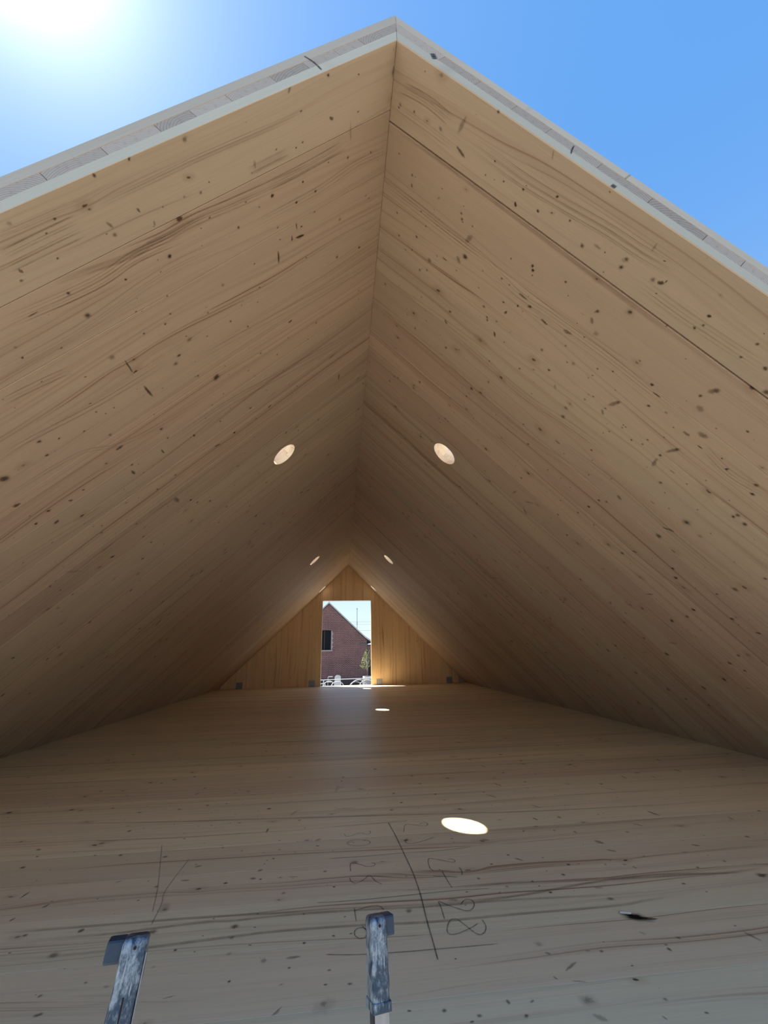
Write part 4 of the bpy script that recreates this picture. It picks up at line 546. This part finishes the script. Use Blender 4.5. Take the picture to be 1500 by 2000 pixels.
# pencil ticks and dark flecks on the cut front edges
def edge_mark(name, pts, w, add, col=(0.03, 0.03, 0.035)):
    mk = Marks(); mk.line(pts, w, 0.85, col)
    add(mk.build(name, Matrix(((1, 0, 0, 0), (0, 0, 1, Y0 - 0.0008), (0, 1, 0, 0), (0, 0, 0, 1)))))
edge_mark('pencil_tick', [(-0.2797, 2.3506), (-0.25, 2.325), (-0.2272, 2.2933)], 0.004, add_l)
edge_mark('pencil_tick', [(0.5101, 2.0765), (0.5, 2.056), (0.4937, 2.0377)], 0.0035, add_r)
edge_mark('knot', [(0.1105, 2.4515), (0.114, 2.436), (0.1177, 2.4223)], 0.012, add_r)
edge_mark('knot', [(0.594, 1.921), (0.599, 1.916), (0.604, 1.911)], 0.012, add_r)
# knot hole in the floor by the right hand side, with a lifted pale splinter
mk = Marks(); hx, hy = KNOT_HOLE[5]
mk.blob(hx + 0.005, hy - 0.002, 0.014, 1.0, 1.9, -0.5, (0.004, 0.003, 0.003)); mk.streak(hx + .0, hy - .005, hx + .06, hy - 0.018, 0.009, 0.9)
o = mk.build('knot_hole', Matrix.Translation((0, 0, LIFT*1.3))); o.parent = floor
bm = bmesh.new(); box(bm, (-0.014, -0.007, 0), (0.014, 0.007, 0.004), 0.001)
for v in bm.verts: v.co.y *= 1 - 35*max(0, v.co.x); v.co.z += 0.10*(v.co.x + .014)
o = link('splinter', to_mesh(bm, 'splinter'), M['fresh'], None, Matrix.Translation((hx - 0.012, hy + 0.014, 0.0016)) @ Matrix.Rotation(-0.6, 4, 'Z'))
tag(o, 'small pale wood splinter lying beside the dark knot hole in the floor', 'splinter')

# ------------------------------------------------------------------ angle brackets at the foot of the gable wall
def galv():
    t = NT('galvanised_steel'); n = t.noise(t.obj(), 30.0, 3.0)
    t.base(t.mix(n, (0.20, 0.20, 0.21, 1), (0.34, 0.34, 0.35, 1))); t.set(Roughness=0.5, Metallic=0.75); return t.m
M['galv'] = galv(); M['screw'] = plain('screw_steel', (0.16, 0.15, 0.13), 0.4, 0.8)
def plate_mesh(wd, ht, th):
    bm = bmesh.new(); box(bm, (-wd/2, -th, 0), (wd/2, 0, ht), 0.0008); return to_mesh(bm, 'wall_plate')
def flange_mesh(wd, dp, th):
    bm = bmesh.new(); box(bm, (-wd/2, -dp, 0), (wd/2, -th, th), 0.0008)
    for s in (-1, 1):   # stiffening ribs
        v = [bm.verts.new(p) for p in ((s*wd*0.22-.004, -th, th), (s*wd*0.22+.004, -th, th), (s*wd*0.22, -th, 0.028), (s*wd*0.22-.004, -0.028, th), (s*wd*0.22+.004, -0.028, th))]
        bm.faces.new((v[0], v[2], v[3])); bm.faces.new((v[1], v[4], v[2])); bm.faces.new((v[2], v[4], v[3]))
    return to_mesh(bm, 'floor_plate')
pm, fm = plate_mesh(0.125, 0.118, 0.003), flange_mesh(0.125, 0.06, 0.003)
bm = bmesh.new(); cyl(bm, (0, 0.001, 0), (0, -0.004, 0), 0.0055, 0.0045, 10); sm = to_mesh(bm, 'screw')
for i, (x, lab) in enumerate(((-2.17, 'dark angle bracket deep in the left corner of the gable wall'), (-0.727, 'grey angle bracket on the gable wall just left of the opening'),
                              (0.668, 'sunlit angle bracket on the gable wall just right of the opening'), (2.155, 'dark angle bracket deep in the right corner of the gable wall'))):
    r = tag(empty('angle_bracket', (x, Y1 - 0.0005, 0.0006)), lab, 'bracket', 'steel angle brackets along the gable wall')
    link('wall_plate', pm, M['galv'], r); link('floor_plate', fm, M['galv'], r)
    for sx in (-0.04, -0.013, 0.013, 0.04):
        for z in (0.06, 0.092):
            o = link('screw', sm, M['screw'], r); o.location = (sx, -0.003, z)

# ------------------------------------------------------------------ ladder standing against the front edge of the floor
def worn_sleeve():
    t = NT('worn_blue_sleeve'); o = t.obj()
    n = t.noise(t.vmath('MULTIPLY', o, (1.0, 1.0, 0.5)), 90.0, 6.0, 0.75); n2 = t.noise(o, 11.0, 3.0)
    sc = t.noise(t.vmath('MULTIPLY', o, (240.0, 240.0, 30.0)), 1.0, 3.0, 0.7)
    f = t.ramp(t.math('ADD', t.math('MULTIPLY', n, 0.75), t.math('MULTIPLY', n2, 0.5)), 0.58, 0.78)
    c = t.mix(f, (0.020, 0.045, 0.080, 1), (0.30, 0.37, 0.43, 1)); c = t.mix(t.math('MULTIPLY', t.ramp(sc, 0.58, 0.72), 0.6), c, (0.42, 0.46, 0.50, 1))
    t.base(c); t.set(Roughness=t.ramp(n, 0.3, 0.8, 0.35, 0.6), Metallic=0.35); t.bump(n, 0.3, 0.001); return t.m
def alu():
    t = NT('dull_aluminium'); o = t.obj(); n = t.noise(t.vmath('MULTIPLY', o, (90.0, 90.0, 8.0)), 1.0, 4.0, 0.6)
    t.base(t.mix(n, (0.16, 0.175, 0.19, 1), (0.36, 0.38, 0.41, 1))); t.set(Roughness=0.42, Metallic=0.8); return t.m
M['sleeve'] = worn_sleeve(); M['stub'] = plain('dark_blue_stub', (0.022, 0.045, 0.078), 0.5, 0.2, var=0.5, scale=120.0); M['alu'] = alu(); M['hole'] = plain('dark_hole', (0.01, 0.008, 0.008), 0.9)
def stile_frame(top, d):
    Z = -Vector(d).normalized(); X = Vector((0.963, 0.27, 0)); X = (X - Z*X.dot(Z)).normalized(); Y = Z.cross(X)
    return Matrix(((X.x, Y.x, Z.x, top[0]), (X.y, Y.y, Z.y, top[1]), (X.z, Y.z, Z.z, top[2]), (0, 0, 0, 1)))
lad = tag(empty('ladder', (-0.25, -0.04, GZ)), 'narrow aluminium ladder with worn blue end sleeves standing at the floor edge', 'ladder')
LW, LD = 0.0125, 0.014
STILES = [((-0.3757, 0.630, 0.3838), (-0.0201, -0.2425, -0.9699), -1, 0.20, 0.0135), ((-0.0940, 0.690, 0.3533), (0.014, -0.2425, -0.970), 1, 0.083, 0.0115)]
feet = []
for top, d, sd, sl, hw in STILES:
    m = stile_frame(top, d); L = (top[2] - GZ)/abs(d[2]) * Vector(d).length
    # stile: channel section, open towards the inside
    bm = bmesh.new(); w, dp, th = hw - 0.0022, LD - 0.002, 0.002
    box(bm, (-w, -dp, -L), (w, -dp + th, -0.01), 0.0004)
    box(bm, (-w, dp - th, -L), (w, dp, -0.01), 0.0004)
    box(bm, ((w - th) if sd > 0 else -w, -dp + th, -L), (w if sd > 0 else (-w + th), dp - th, -0.01))
    st = link('stile', to_mesh(bm, 'stile'), M['alu'], None, m); st.parent = lad; st.matrix_parent_inverse = Matrix.Translation(-lad.location)
    # sleeve: a moulded sock with a rounded cap, a raised seam and a sideways stub
    bm = bmesh.new(); NS = 14; rings = []
    def sect(z, gx, gy, ox=0.0):
        pts = []
        for k in range(20):
            a = 2*math.pi*k/20; ca, sa = math.cos(a), math.sin(a)
            pts.append(bm.verts.new((ox + gx*math.copysign(abs(ca)**0.35, ca), gy*math.copysign(abs(sa)**0.35, sa), z)))
        return pts
    for z, g, ox in [(-sl-.0008, .97, 0)] + [(-sl + (sl - 0.006)*i/NS, 1.0 + 0.02*math.sin(i*2.1) + (0.05 if i == 0 else 0), 0.0006*math.sin(i*1.7)) for i in range(NS+1)] + [(-0.003, 0.97, 0), (-0.0008, 0.9, 0), (0.0, 0.8, 0)]:
        rings.append(sect(z, hw*g, LD*g, ox))
    for A, B in zip(rings, rings[1:]):
        for k in range(20): bm.faces.new((A[k], A[(k+1) % 20], B[(k+1) % 20], B[k]))
    bm.faces.new(rings[0][::-1]); bm.faces.new(rings[-1])
    sv = link('sleeve', to_mesh(bm, 'sleeve'), M['sleeve'], None, m); sv.parent = lad; sv.matrix_parent_inverse = Matrix.Translation(-lad.location)
    for p in sv.data.polygons: p.use_smooth = True
    def sub(name, bm, mt, o=sv):
        q = link(name, to_mesh(bm, name), mt, None, m); q.parent = o; q.matrix_parent_inverse = o.matrix_world.inverted(); return q
    bpy.context.view_layer.update()
    bm = bmesh.new()
    x0, x1 = (hw*0.8, hw + 0.0135) if sd > 0 else (-hw - 0.0165, -hw*0.8)
    box(bm, (x0, -LD*0.25, -0.0215), (x1, LD*1.3, -0.0012), 0.0025, 2); sub('stub', bm, M['stub'])
    bm = bmesh.new(); cyl(bm, (hw*0.02, -LD + 0.0015, -0.0075), (hw*0.02, -LD - 0.0003, -0.0075), 0.0016, n=10); sub('rivet_hole', bm, M['hole'])
    if sd > 0:
        bm = bmesh.new(); box(bm, (-hw*1.06, -LD*1.06, -sl - 0.001), (hw*1.06, LD*1.06, -sl + 0.0085), 0.0015, 2); sub('collar', bm, M['sleeve'])
    else:
        bm = bmesh.new(); box(bm, (-0.0012, -LD*1.05, -sl*0.72), (0.0003, -LD*0.97, -0.045), 0.0003); sub('seam', bm, M['hole'])
        bm = bmesh.new(); box(bm, (hw*0.93, -LD*0.99, -sl), (hw*1.03, -LD*0.86, -0.012), 0.0004); sub('rim', bm, M['alu'])
    feet.append((m, L))
for i in range(9):
    pts = [f[0] @ Vector((0, 0, -0.40 - 0.28*i)) for f in feet]
    if min(p.z for p in pts) < GZ + 0.1: break
    bm = bmesh.new(); cyl(bm, pts[0], pts[1], 0.013, n=12)
    rg = link('rung', to_mesh(bm, 'rung'), M['alu'], lad); rg.matrix_parent_inverse = Matrix.Translation(-lad.location)


# ------------------------------------------------------------------ outside, seen through the opening
def brick_mat(name, a, b, mortar):
    t = NT(name); o = t.sep(t.obj()); g = t.n.new('ShaderNodeTexBrick')
    t.put(g.inputs['Vector'], t.xyz(t.math('ADD', o[0], o[1]), o[2], 0.0))
    g.inputs['Color1'].default_value = a; g.inputs['Color2'].default_value = b; g.inputs['Mortar'].default_value = mortar
    g.inputs['Scale'].default_value = 1.0; g.inputs['Brick Width'].default_value = 0.23; g.inputs['Row Height'].default_value = 0.085
    g.inputs['Mortar Size'].default_value = 0.016; g.inputs['Bias'].default_value = 0.0
    n = t.noise(t.obj(), 0.8, 3.0); n2 = t.noise(t.obj(), 7.0, 2.0)
    v = t.math('ADD', t.math('MULTIPLY', n, 0.7), t.math('ADD', t.math('MULTIPLY', n2, 0.5), 0.4))
    t.base(t.mix(1.0, g.outputs['Color'], t.xyz(v, v, v), 'MULTIPLY')); t.set(Roughness=0.9, Specular_IOR_Level=0.15)
    t.bump(t.math('SUBTRACT', 1.0, g.outputs['Fac']), 0.6, 0.01); return t.m
M['brick'] = brick_mat('dark_red_brick', (0.115, 0.038, 0.036, 1), (0.055, 0.022, 0.026, 1), (0.26, 0.19, 0.185, 1))
M['brick2'] = brick_mat('weathered_brick', (0.24, 0.13, 0.11, 1), (0.17, 0.09, 0.08, 1), (0.36, 0.31, 0.29, 1))
M['slate'] = plain('roof_slate', (0.10, 0.10, 0.11), 0.7, var=0.3, scale=9.0)
M['zinc'] = plain('zinc_verge', (0.42, 0.44, 0.46), 0.5, 0.3)
M['stone'] = plain('pale_stone', (0.30, 0.28, 0.27), 0.85, var=0.15, scale=6.0)
M['glass'] = plain('dark_window_glass', (0.006, 0.007, 0.012), 0.5, spec=0.1)
M['white'] = plain('white_paint', (0.45, 0.48, 0.50), 0.45)
M['darkwood'] = plain('dark_fence_boards', (0.055, 0.042, 0.04), 0.8, var=0.3)
M['bark'] = plain('grey_bark', (0.36, 0.33, 0.28), 0.9, var=0.2)
M['soil'] = plain('dark_soil', (0.04, 0.03, 0.022), 0.95)
M['metal'] = plain('grey_mast_metal', (0.22, 0.23, 0.25), 0.5, 0.6)
def leaf_mat():
    t = NT('leaf_green'); r = t.noise(t.obj(), 5.0, 2.0)
    r = t.ramp(r, 0.35, 0.65)
    t.base(t.mix(r, (0.03, 0.05, 0.015, 1), (0.19, 0.21, 0.07, 1))); t.set(Roughness=0.55, Specular_IOR_Level=0.3)
    tr = t.n.new('ShaderNodeBsdfTranslucent'); tr.inputs['Color'].default_value = (0.14, 0.19, 0.05, 1)
    mx = t.n.new('ShaderNodeMixShader'); mx.inputs[0].default_value = 0.4
    t.l.new(t.b.outputs[0], mx.inputs[1]); t.l.new(tr.outputs[0], mx.inputs[2]); t.l.new(mx.outputs[0], t.out.inputs['Surface']); return t.m
M['leaf'] = leaf_mat()

HY = 40.0; AX, AZ = -1.32, 5.05
house = tag(empty('brick_house', (AX, HY, GZ)), 'dark red brick gable house with a flared roof edge beyond the opening', 'house')
def hp(name, me, mt, par=house):
    o = link(name, me, mt, None, Matrix.Identity(4)); o.parent = par; o.matrix_parent_inverse = Matrix.Translation(-house.location) if par is house else Matrix.Identity(4); return o
half = [(0.0, AZ), (2.82, 2.42), (3.45, 1.85), (4.1, 1.42)]
wallp = [(0, AZ-.12), (2.80, 2.30), (3.42, 1.73), (3.62, 1.56), (3.62, GZ), (-3.62, GZ), (-3.62, 1.56), (-3.42, 1.73), (-2.80, 2.30)]
wz0, wz1, wxl, wxr = 0.75, 2.42, -2.30, -1.05
shp = vert_poly([(AX+x, z) for x, z in wallp], HY + 0.16, HY + 9.0, 'wall'); hp('wall', shp, M['brick'])
# outer leaf of the gable, built round the window opening
xl, xr = wxl - AX, wxr - AX
def roofz(x):
    x = abs(x); P = [(0, AZ-.12), (2.80, 2.30), (3.42, 1.73), (3.62, 1.56)]
    for (a, b), (c, d) in zip(P, P[1:]):
        if x <= c: return b + (d-b)*(x-a)/(c-a)
    return P[-1][1]
for nm, poly in (('gable_leaf', [(-3.62, GZ), (xl, GZ), (xl, roofz(xl)), (-2.8, 2.30) if xl > -2.8 else (xl, roofz(xl)), (-3.42, 1.73), (-3.62, 1.56)]),
                 ('gable_leaf', [(xl, wz1+.06), ((xl+xr)/2, wz1+.14), (xr, wz1+.06), (xr, roofz(xr)), (0, AZ-.12), (xl, roofz(xl))]),
                 ('gable_leaf', [(xl, GZ), (xr, GZ), (xr, wz0), (xl, wz0)]),
                 ('gable_leaf', [(xr, GZ), (3.62, GZ), (3.62, 1.56), (3.42, 1.73), (2.80, 2.30), (xr, roofz(xr))])):
    hp(nm, vert_poly([(AX+x, z) for x, z in poly], HY, HY + 0.16, nm), M['brick'])
for sgn in (1, -1):
    top = [(AX+sgn*x, z+0.06) for x, z in half]; bot = [(AX+sgn*x, z-0.10) for x, z in half][::-1]
    hp('roof', vert_poly(top+bot, HY - 0.12, HY + 9.1, 'roof'), M['slate'])
    top = [(AX+sgn*x, z+0.085) for x, z in half]; bot = [(AX+sgn*x, z-0.05) for x, z in half][::-1]
    hp('verge', vert_poly(top+bot, HY - 0.16, HY - 0.121, 'verge'), M['zinc'])
    bm = bmesh.new(); x = AX + sgn*3.45; box(bm, (x-.45, HY-.10, 1.16), (x+.25, HY - 0.002, 1.26), 0.01); box(bm, (x-.25, HY-.06, 1.08), (x+.22, HY - 0.002, 1.158), 0.01)
    hp('corbel', to_mesh(bm, 'corbel'), M['slate'])
bm = bmesh.new(); cyl(bm, (AX, HY-.14, AZ+.05), (AX, HY-.14, AZ+.30), 0.05, 0.015, 10); hp('finial', to_mesh(bm, 'finial'), M['zinc'])
win = empty('window', (0, 0, 0)); win.parent = house; win.matrix_parent_inverse = Matrix.Translation(-house.location)
bm = bmesh.new(); box(bm, (wxl, HY+.11, wz0), (wxr, HY+.15, wz1+.1)); hp('pane', to_mesh(bm, 'pane'), M['glass'], win)
bm = bmesh.new()
for a, b in ((wxl, wxl+.05), (wxr-.05, wxr), ((wxl+wxr)/2-.025, (wxl+wxr)/2+.025)): box(bm, (a, HY+.08, wz0), (b, HY+.108, wz1+.08))
hp('window_frame', to_mesh(bm, 'window_frame'), M['darkwood'], win)
for k in range(9):
    z = wz0 + k*0.19; wd = 0.17 if k % 2 else 0.10
    bm = bmesh.new(); box(bm, (wxr + 0.002, HY-.015, z), (wxr+wd, HY-.001, z+.185), 0.004); hp('jamb_stone', to_mesh(bm, 'jamb_stone'), M['stone'])
bm = bmesh.new(); box(bm, (wxl-.1, HY-.09, wz0-.11), (wxr+.16, HY-.001, wz0-.002), 0.01); hp('sill', to_mesh(bm, 'sill'), M['stone'])

# lower brick building behind the house corner, with a dark doorway
bx0, bx1 = 2.42, 5.4
ob = tag(empty('outbuilding', (3.9, 44, GZ)), 'paler brick outbuilding with a dark doorway at the house corner', 'outbuilding')
def op(name, me, mt): o = link(name, me, mt, None, Matrix.Identity(4)); o.parent = ob; o.matrix_parent_inverse = Matrix.Translation(-ob.location); return o
d0, d1, dz = 2.70, 3.7, -0.30
for lo, hi in (((bx0, 44, GZ), (d0, 47, 1.10)), ((d1, 44, GZ), (bx1, 47, 1.10)), ((d0+.001, 44, dz), (d1-.001, 47, 1.10))):
    bm = bmesh.new(); box(bm, lo, hi); op('wall', to_mesh(bm, 'wall'), M['brick2'])
bm = bmesh.new(); box(bm, (d0+.002, 44.3, GZ), (d1-.002, 44.36, dz-.002)); op('door', to_mesh(bm, 'door'), M['darkwood'])
bm = bmesh.new(); box(bm, (bx0-.1, 43.85, 1.102), (bx1+.1, 47.1, 1.22), 0.02); op('roof', to_mesh(bm, 'roof'), M['slate'])

# dark slatted fence at the foot of the gable
fn = tag(empty('slatted_fence', (0.4, 39.6, GZ)), 'low dark slatted fence along the foot of the brick gable', 'fence')
bm = bmesh.new(); random.seed(3)
x = -2.2
while x < 3.0:
    box(bm, (x, 39.55, GZ), (x+.11, 39.575, -1.82 + random.uniform(-.02, .02))); x += 0.15
o = link('slats', to_mesh(bm, 'slats'), M['darkwood'], fn); o.matrix_parent_inverse = Matrix.Translation(-fn.location); o['kind'] = 'stuff'
for z in (-2.4, -1.95):
    bm = bmesh.new(); box(bm, (-2.25, 39.576, z), (3.05, 39.62, z+.08)); o = link('fence_rail', to_mesh(bm, 'fence_rail'), M['darkwood'], fn); o.matrix_parent_inverse = Matrix.Translation(-fn.location)

# potted sapling
TX, TY = 2.06, 36.0
tr = tag(empty('potted_tree', (TX, TY, GZ)), 'young leafy tree in a pale round planter before the brick house', 'tree')
def tp(name, bm, mt, par=tr, smooth=False):
    o = link(name, to_mesh(bm, name), mt, tr); o.matrix_parent_inverse = Matrix.Translation(-tr.location)
    return o
bm = bmesh.new(); cyl(bm, (TX, TY, GZ), (TX, TY, -1.52), 0.30, 0.36, 20); tp('planter', bm, M['stone'])
bm = bmesh.new(); cyl(bm, (TX, TY, -1.519), (TX, TY, -1.36), 0.36, 0.36, 20); tp('planter_rim', bm, M['white'])
bm = bmesh.new(); cyl(bm, (TX, TY, -1.359), (TX, TY, -1.35), 0.30, 0.30, 16); tp('soil', bm, M['soil'])
bm = bmesh.new(); tube(bm, [(TX, TY, -1.352), (TX+.02, TY, -0.9), (TX-.01, TY, -.3), (TX-.1, TY, .4)], 0.028, 8); tp('trunk', bm, M['bark'])
random.seed(9)
bm = bmesh.new()
for k in range(6):
    a = k*1.05; z = -.75 + .2*k; tube(bm, [(TX, TY, z), (TX + .22*math.cos(a), TY + .22*math.sin(a), z+.18), (TX + .36*math.cos(a), TY + .36*math.sin(a), z+.42)], 0.011, 6)
tp('branches', bm, M['bark'])
bm = bmesh.new()
for k in range(800):
    t = random.random(); z = -0.80 + 1.50*t
    rad = 0.60*(1-t)**0.7*min(1, .30 + t*3.6) ; a = random.uniform(0, 6.283); q = rad*random.uniform(.2, 1)**.6
    clump = 0.5 + 0.5*math.sin(5*a + 7*z)
    if clump < 0.45 and random.random() < .85: continue
    c = Vector((TX - .16 + .12*t + q*math.cos(a), TY + q*math.sin(a), z + random.uniform(-.05, .05)))
    d = Vector((random.gauss(0, 1), random.gauss(0, 1), random.gauss(0, .6))).normalized(); n = d.cross(Vector((random.gauss(0, 1), random.gauss(0, 1), 1))).normalized()
    L, w = random.uniform(.07, .12), random.uniform(.024, .04)
    bm.faces.new([bm.verts.new(c + d*u*L + n*v*w) for u, v in ((-.5, 0), (0, -1), (.5, 0), (0, 1))])
o = tp('leaves', bm, M['leaf']); o['kind'] = 'stuff'

# white garden chairs
def chair(x, y, rz, label, high):
    r = tag(empty('garden_chair', (x, y, GZ), rz), label, 'chair', 'white garden chairs before the brick house')
    w, sh = 0.25, 0.46
    bm = bmesh.new(); box(bm, (-w, -.24, sh-.03), (w, .22, sh), 0.01); link('seat', to_mesh(bm, 'seat'), M['white'], r)
    pts = [(-w, sh), (w, sh), (w*1.02, high-.16)] + [(w*1.02*math.cos(a), high-.16 + .16*math.sin(a)) for a in (0.4, 0.8, 1.2, 1.57, 1.94, 2.34, 2.74)] + [(-w*1.02, high-.16)]
    link('backrest', vert_poly(pts, .20, .235, 'backrest'), M['white'], r)
    for sx in (-1, 1):
        for yy in (-.22, .2):
            bm = bmesh.new(); cyl(bm, (sx*(w-.03), yy, 0), (sx*(w-.05), yy*.9, sh-.031), .018, n=8); link('leg', to_mesh(bm, 'leg'), M['white'], r)
        bm = bmesh.new(); tube(bm, [(sx*(w+.02), -.22, sh-.02), (sx*(w+.02), -.22, sh+.2), (sx*(w+.02), -.18, sh+.23), (sx*(w+.02), .2, sh+.23)], .016, 8); link('armrest', to_mesh(bm, 'armrest'), M['white'], r)
chair(-0.36, 36.6, math.pi, 'white round backed garden chair in front of the brick wall', 1.36)
chair(-1.62, 36.9, math.pi*.55, 'white garden chair half hidden by the left edge of the opening', 1.30)
r = tag(empty('chair_frame', (-1.00, 37.2, GZ)), 'empty white tubular chair frame between the two garden chairs', 'chair')
bm = bmesh.new(); tube(bm, [(-.18, 0, 0), (-.18, 0, 1.15), (-.15, 0, 1.2), (.22, 0, 1.2)], .022, 8); link('back_frame', to_mesh(bm, 'back_frame'), M['white'], r)
bm = bmesh.new(); tube(bm, [(.2, -.3, 0), (.2, -.3, .8), (-.18, -.3, .8), (-.18, -.3, 0)], .02, 8); link('seat_frame', to_mesh(bm, 'seat_frame'), M['white'], r)
for z in (.42, .80):
    bm = bmesh.new(); cyl(bm, (-.18, -.3, z), (-.18, 0, z), .016, n=8); link('crossbar', to_mesh(bm, 'crossbar'), M['white'], r)

# white railing with hoops
rl = tag(empty('hoop_railing', (0.3, 34.0, GZ)), 'white metal railing with curved hoops below its top rail', 'railing')
def rp(name, bm): o = link(name, to_mesh(bm, name), M['white'], rl); o.matrix_parent_inverse = Matrix.Translation(-rl.location); return o
bm = bmesh.new(); cyl(bm, (-2.6, 34, -1.46), (3.2, 34, -1.38), .022, n=10); rp('top_rail', bm)
for x in (-2.4, -1.42, 1.62, 3.0):
    bm = bmesh.new(); cyl(bm, (x, 34, GZ), (x, 34, -1.45 + (x+2.6)*.0138), .045 if x in (-1.42, 1.62) else .03, n=10); rp('post', bm)
for cx, rx, top in ((-1.0, .50, -1.56), (-.36, .52, -1.59), (1.30, .62, -1.50), (1.05, .5, -1.62), (1.95, .6, -1.52)):
    yy = 34.06 + .05*rx*cx % .2
    pts = [(cx-rx, yy, GZ)] + [(cx + rx*math.cos(a), yy, top - .48 + .48*math.sin(a)) for a in [math.pi*(1 - i/16) for i in range(17)]] + [(cx+rx, yy, GZ)]
    bm = bmesh.new(); tube(bm, pts, .026, 8); rp('hoop', bm)

# aerial mast and overhead cables beyond the roof
ms = tag(empty('aerial_mast', (2.13, 60, GZ)), 'thin grey aerial mast rising behind the sloping brick roof', 'mast')
def mp(name, bm): o = link(name, to_mesh(bm, name), M['metal'], ms); o.matrix_parent_inverse = Matrix.Translation(-ms.location); return o
bm = bmesh.new(); cyl(bm, (2.13, 60, GZ), (2.13, 60, 6.4), .055, .035, 8); mp('pole', bm)
bm = bmesh.new(); box(bm, (2.05, 59.92, 6.28), (2.21, 60.08, 6.42), .02); cyl(bm, (2.13, 60, 6.42), (2.13, 60, 6.62), .012, n=6); mp('head', bm)
bm = bmesh.new(); box(bm, (2.08, 59.9, 4.1), (2.18, 59.948, 4.6), .01); mp('box', bm)
for k, (a, b, lab) in enumerate((((-8, 60.3, 4.70), (14, 60.3, 4.62), 'uppermost overhead cable crossing the sky behind the mast'), ((-8, 60.3, 4.52), (14, 60.3, 4.12), 'middle overhead cable crossing the sky behind the mast'), ((-8, 60.3, 3.95), (14, 60.3, 2.98), 'lowest overhead cable just above the brick roof slope'))):
    bm = bmesh.new(); tube(bm, [(a[0]+(b[0]-a[0])*i/10, a[1], a[2]+(b[2]-a[2])*i/10 - .12*math.sin(math.pi*i/10)) for i in range(11)], .018, 6)
    o = tag(link('overhead_cable', to_mesh(bm, 'overhead_cable'), M['metal']), lab, 'cable', 'overhead cables')
for x in (-8, 14):
    pl = tag(empty('cable_pole', (x, 60.42, GZ)), 'wooden cable pole ' + ('west' if x < 0 else 'east') + ' of the brick house', 'pole')
    bm = bmesh.new(); cyl(bm, (0, 0, 0), (0, 0, 7.6), .12, .08, 10); link('post', to_mesh(bm, 'post'), M['bark'], pl)
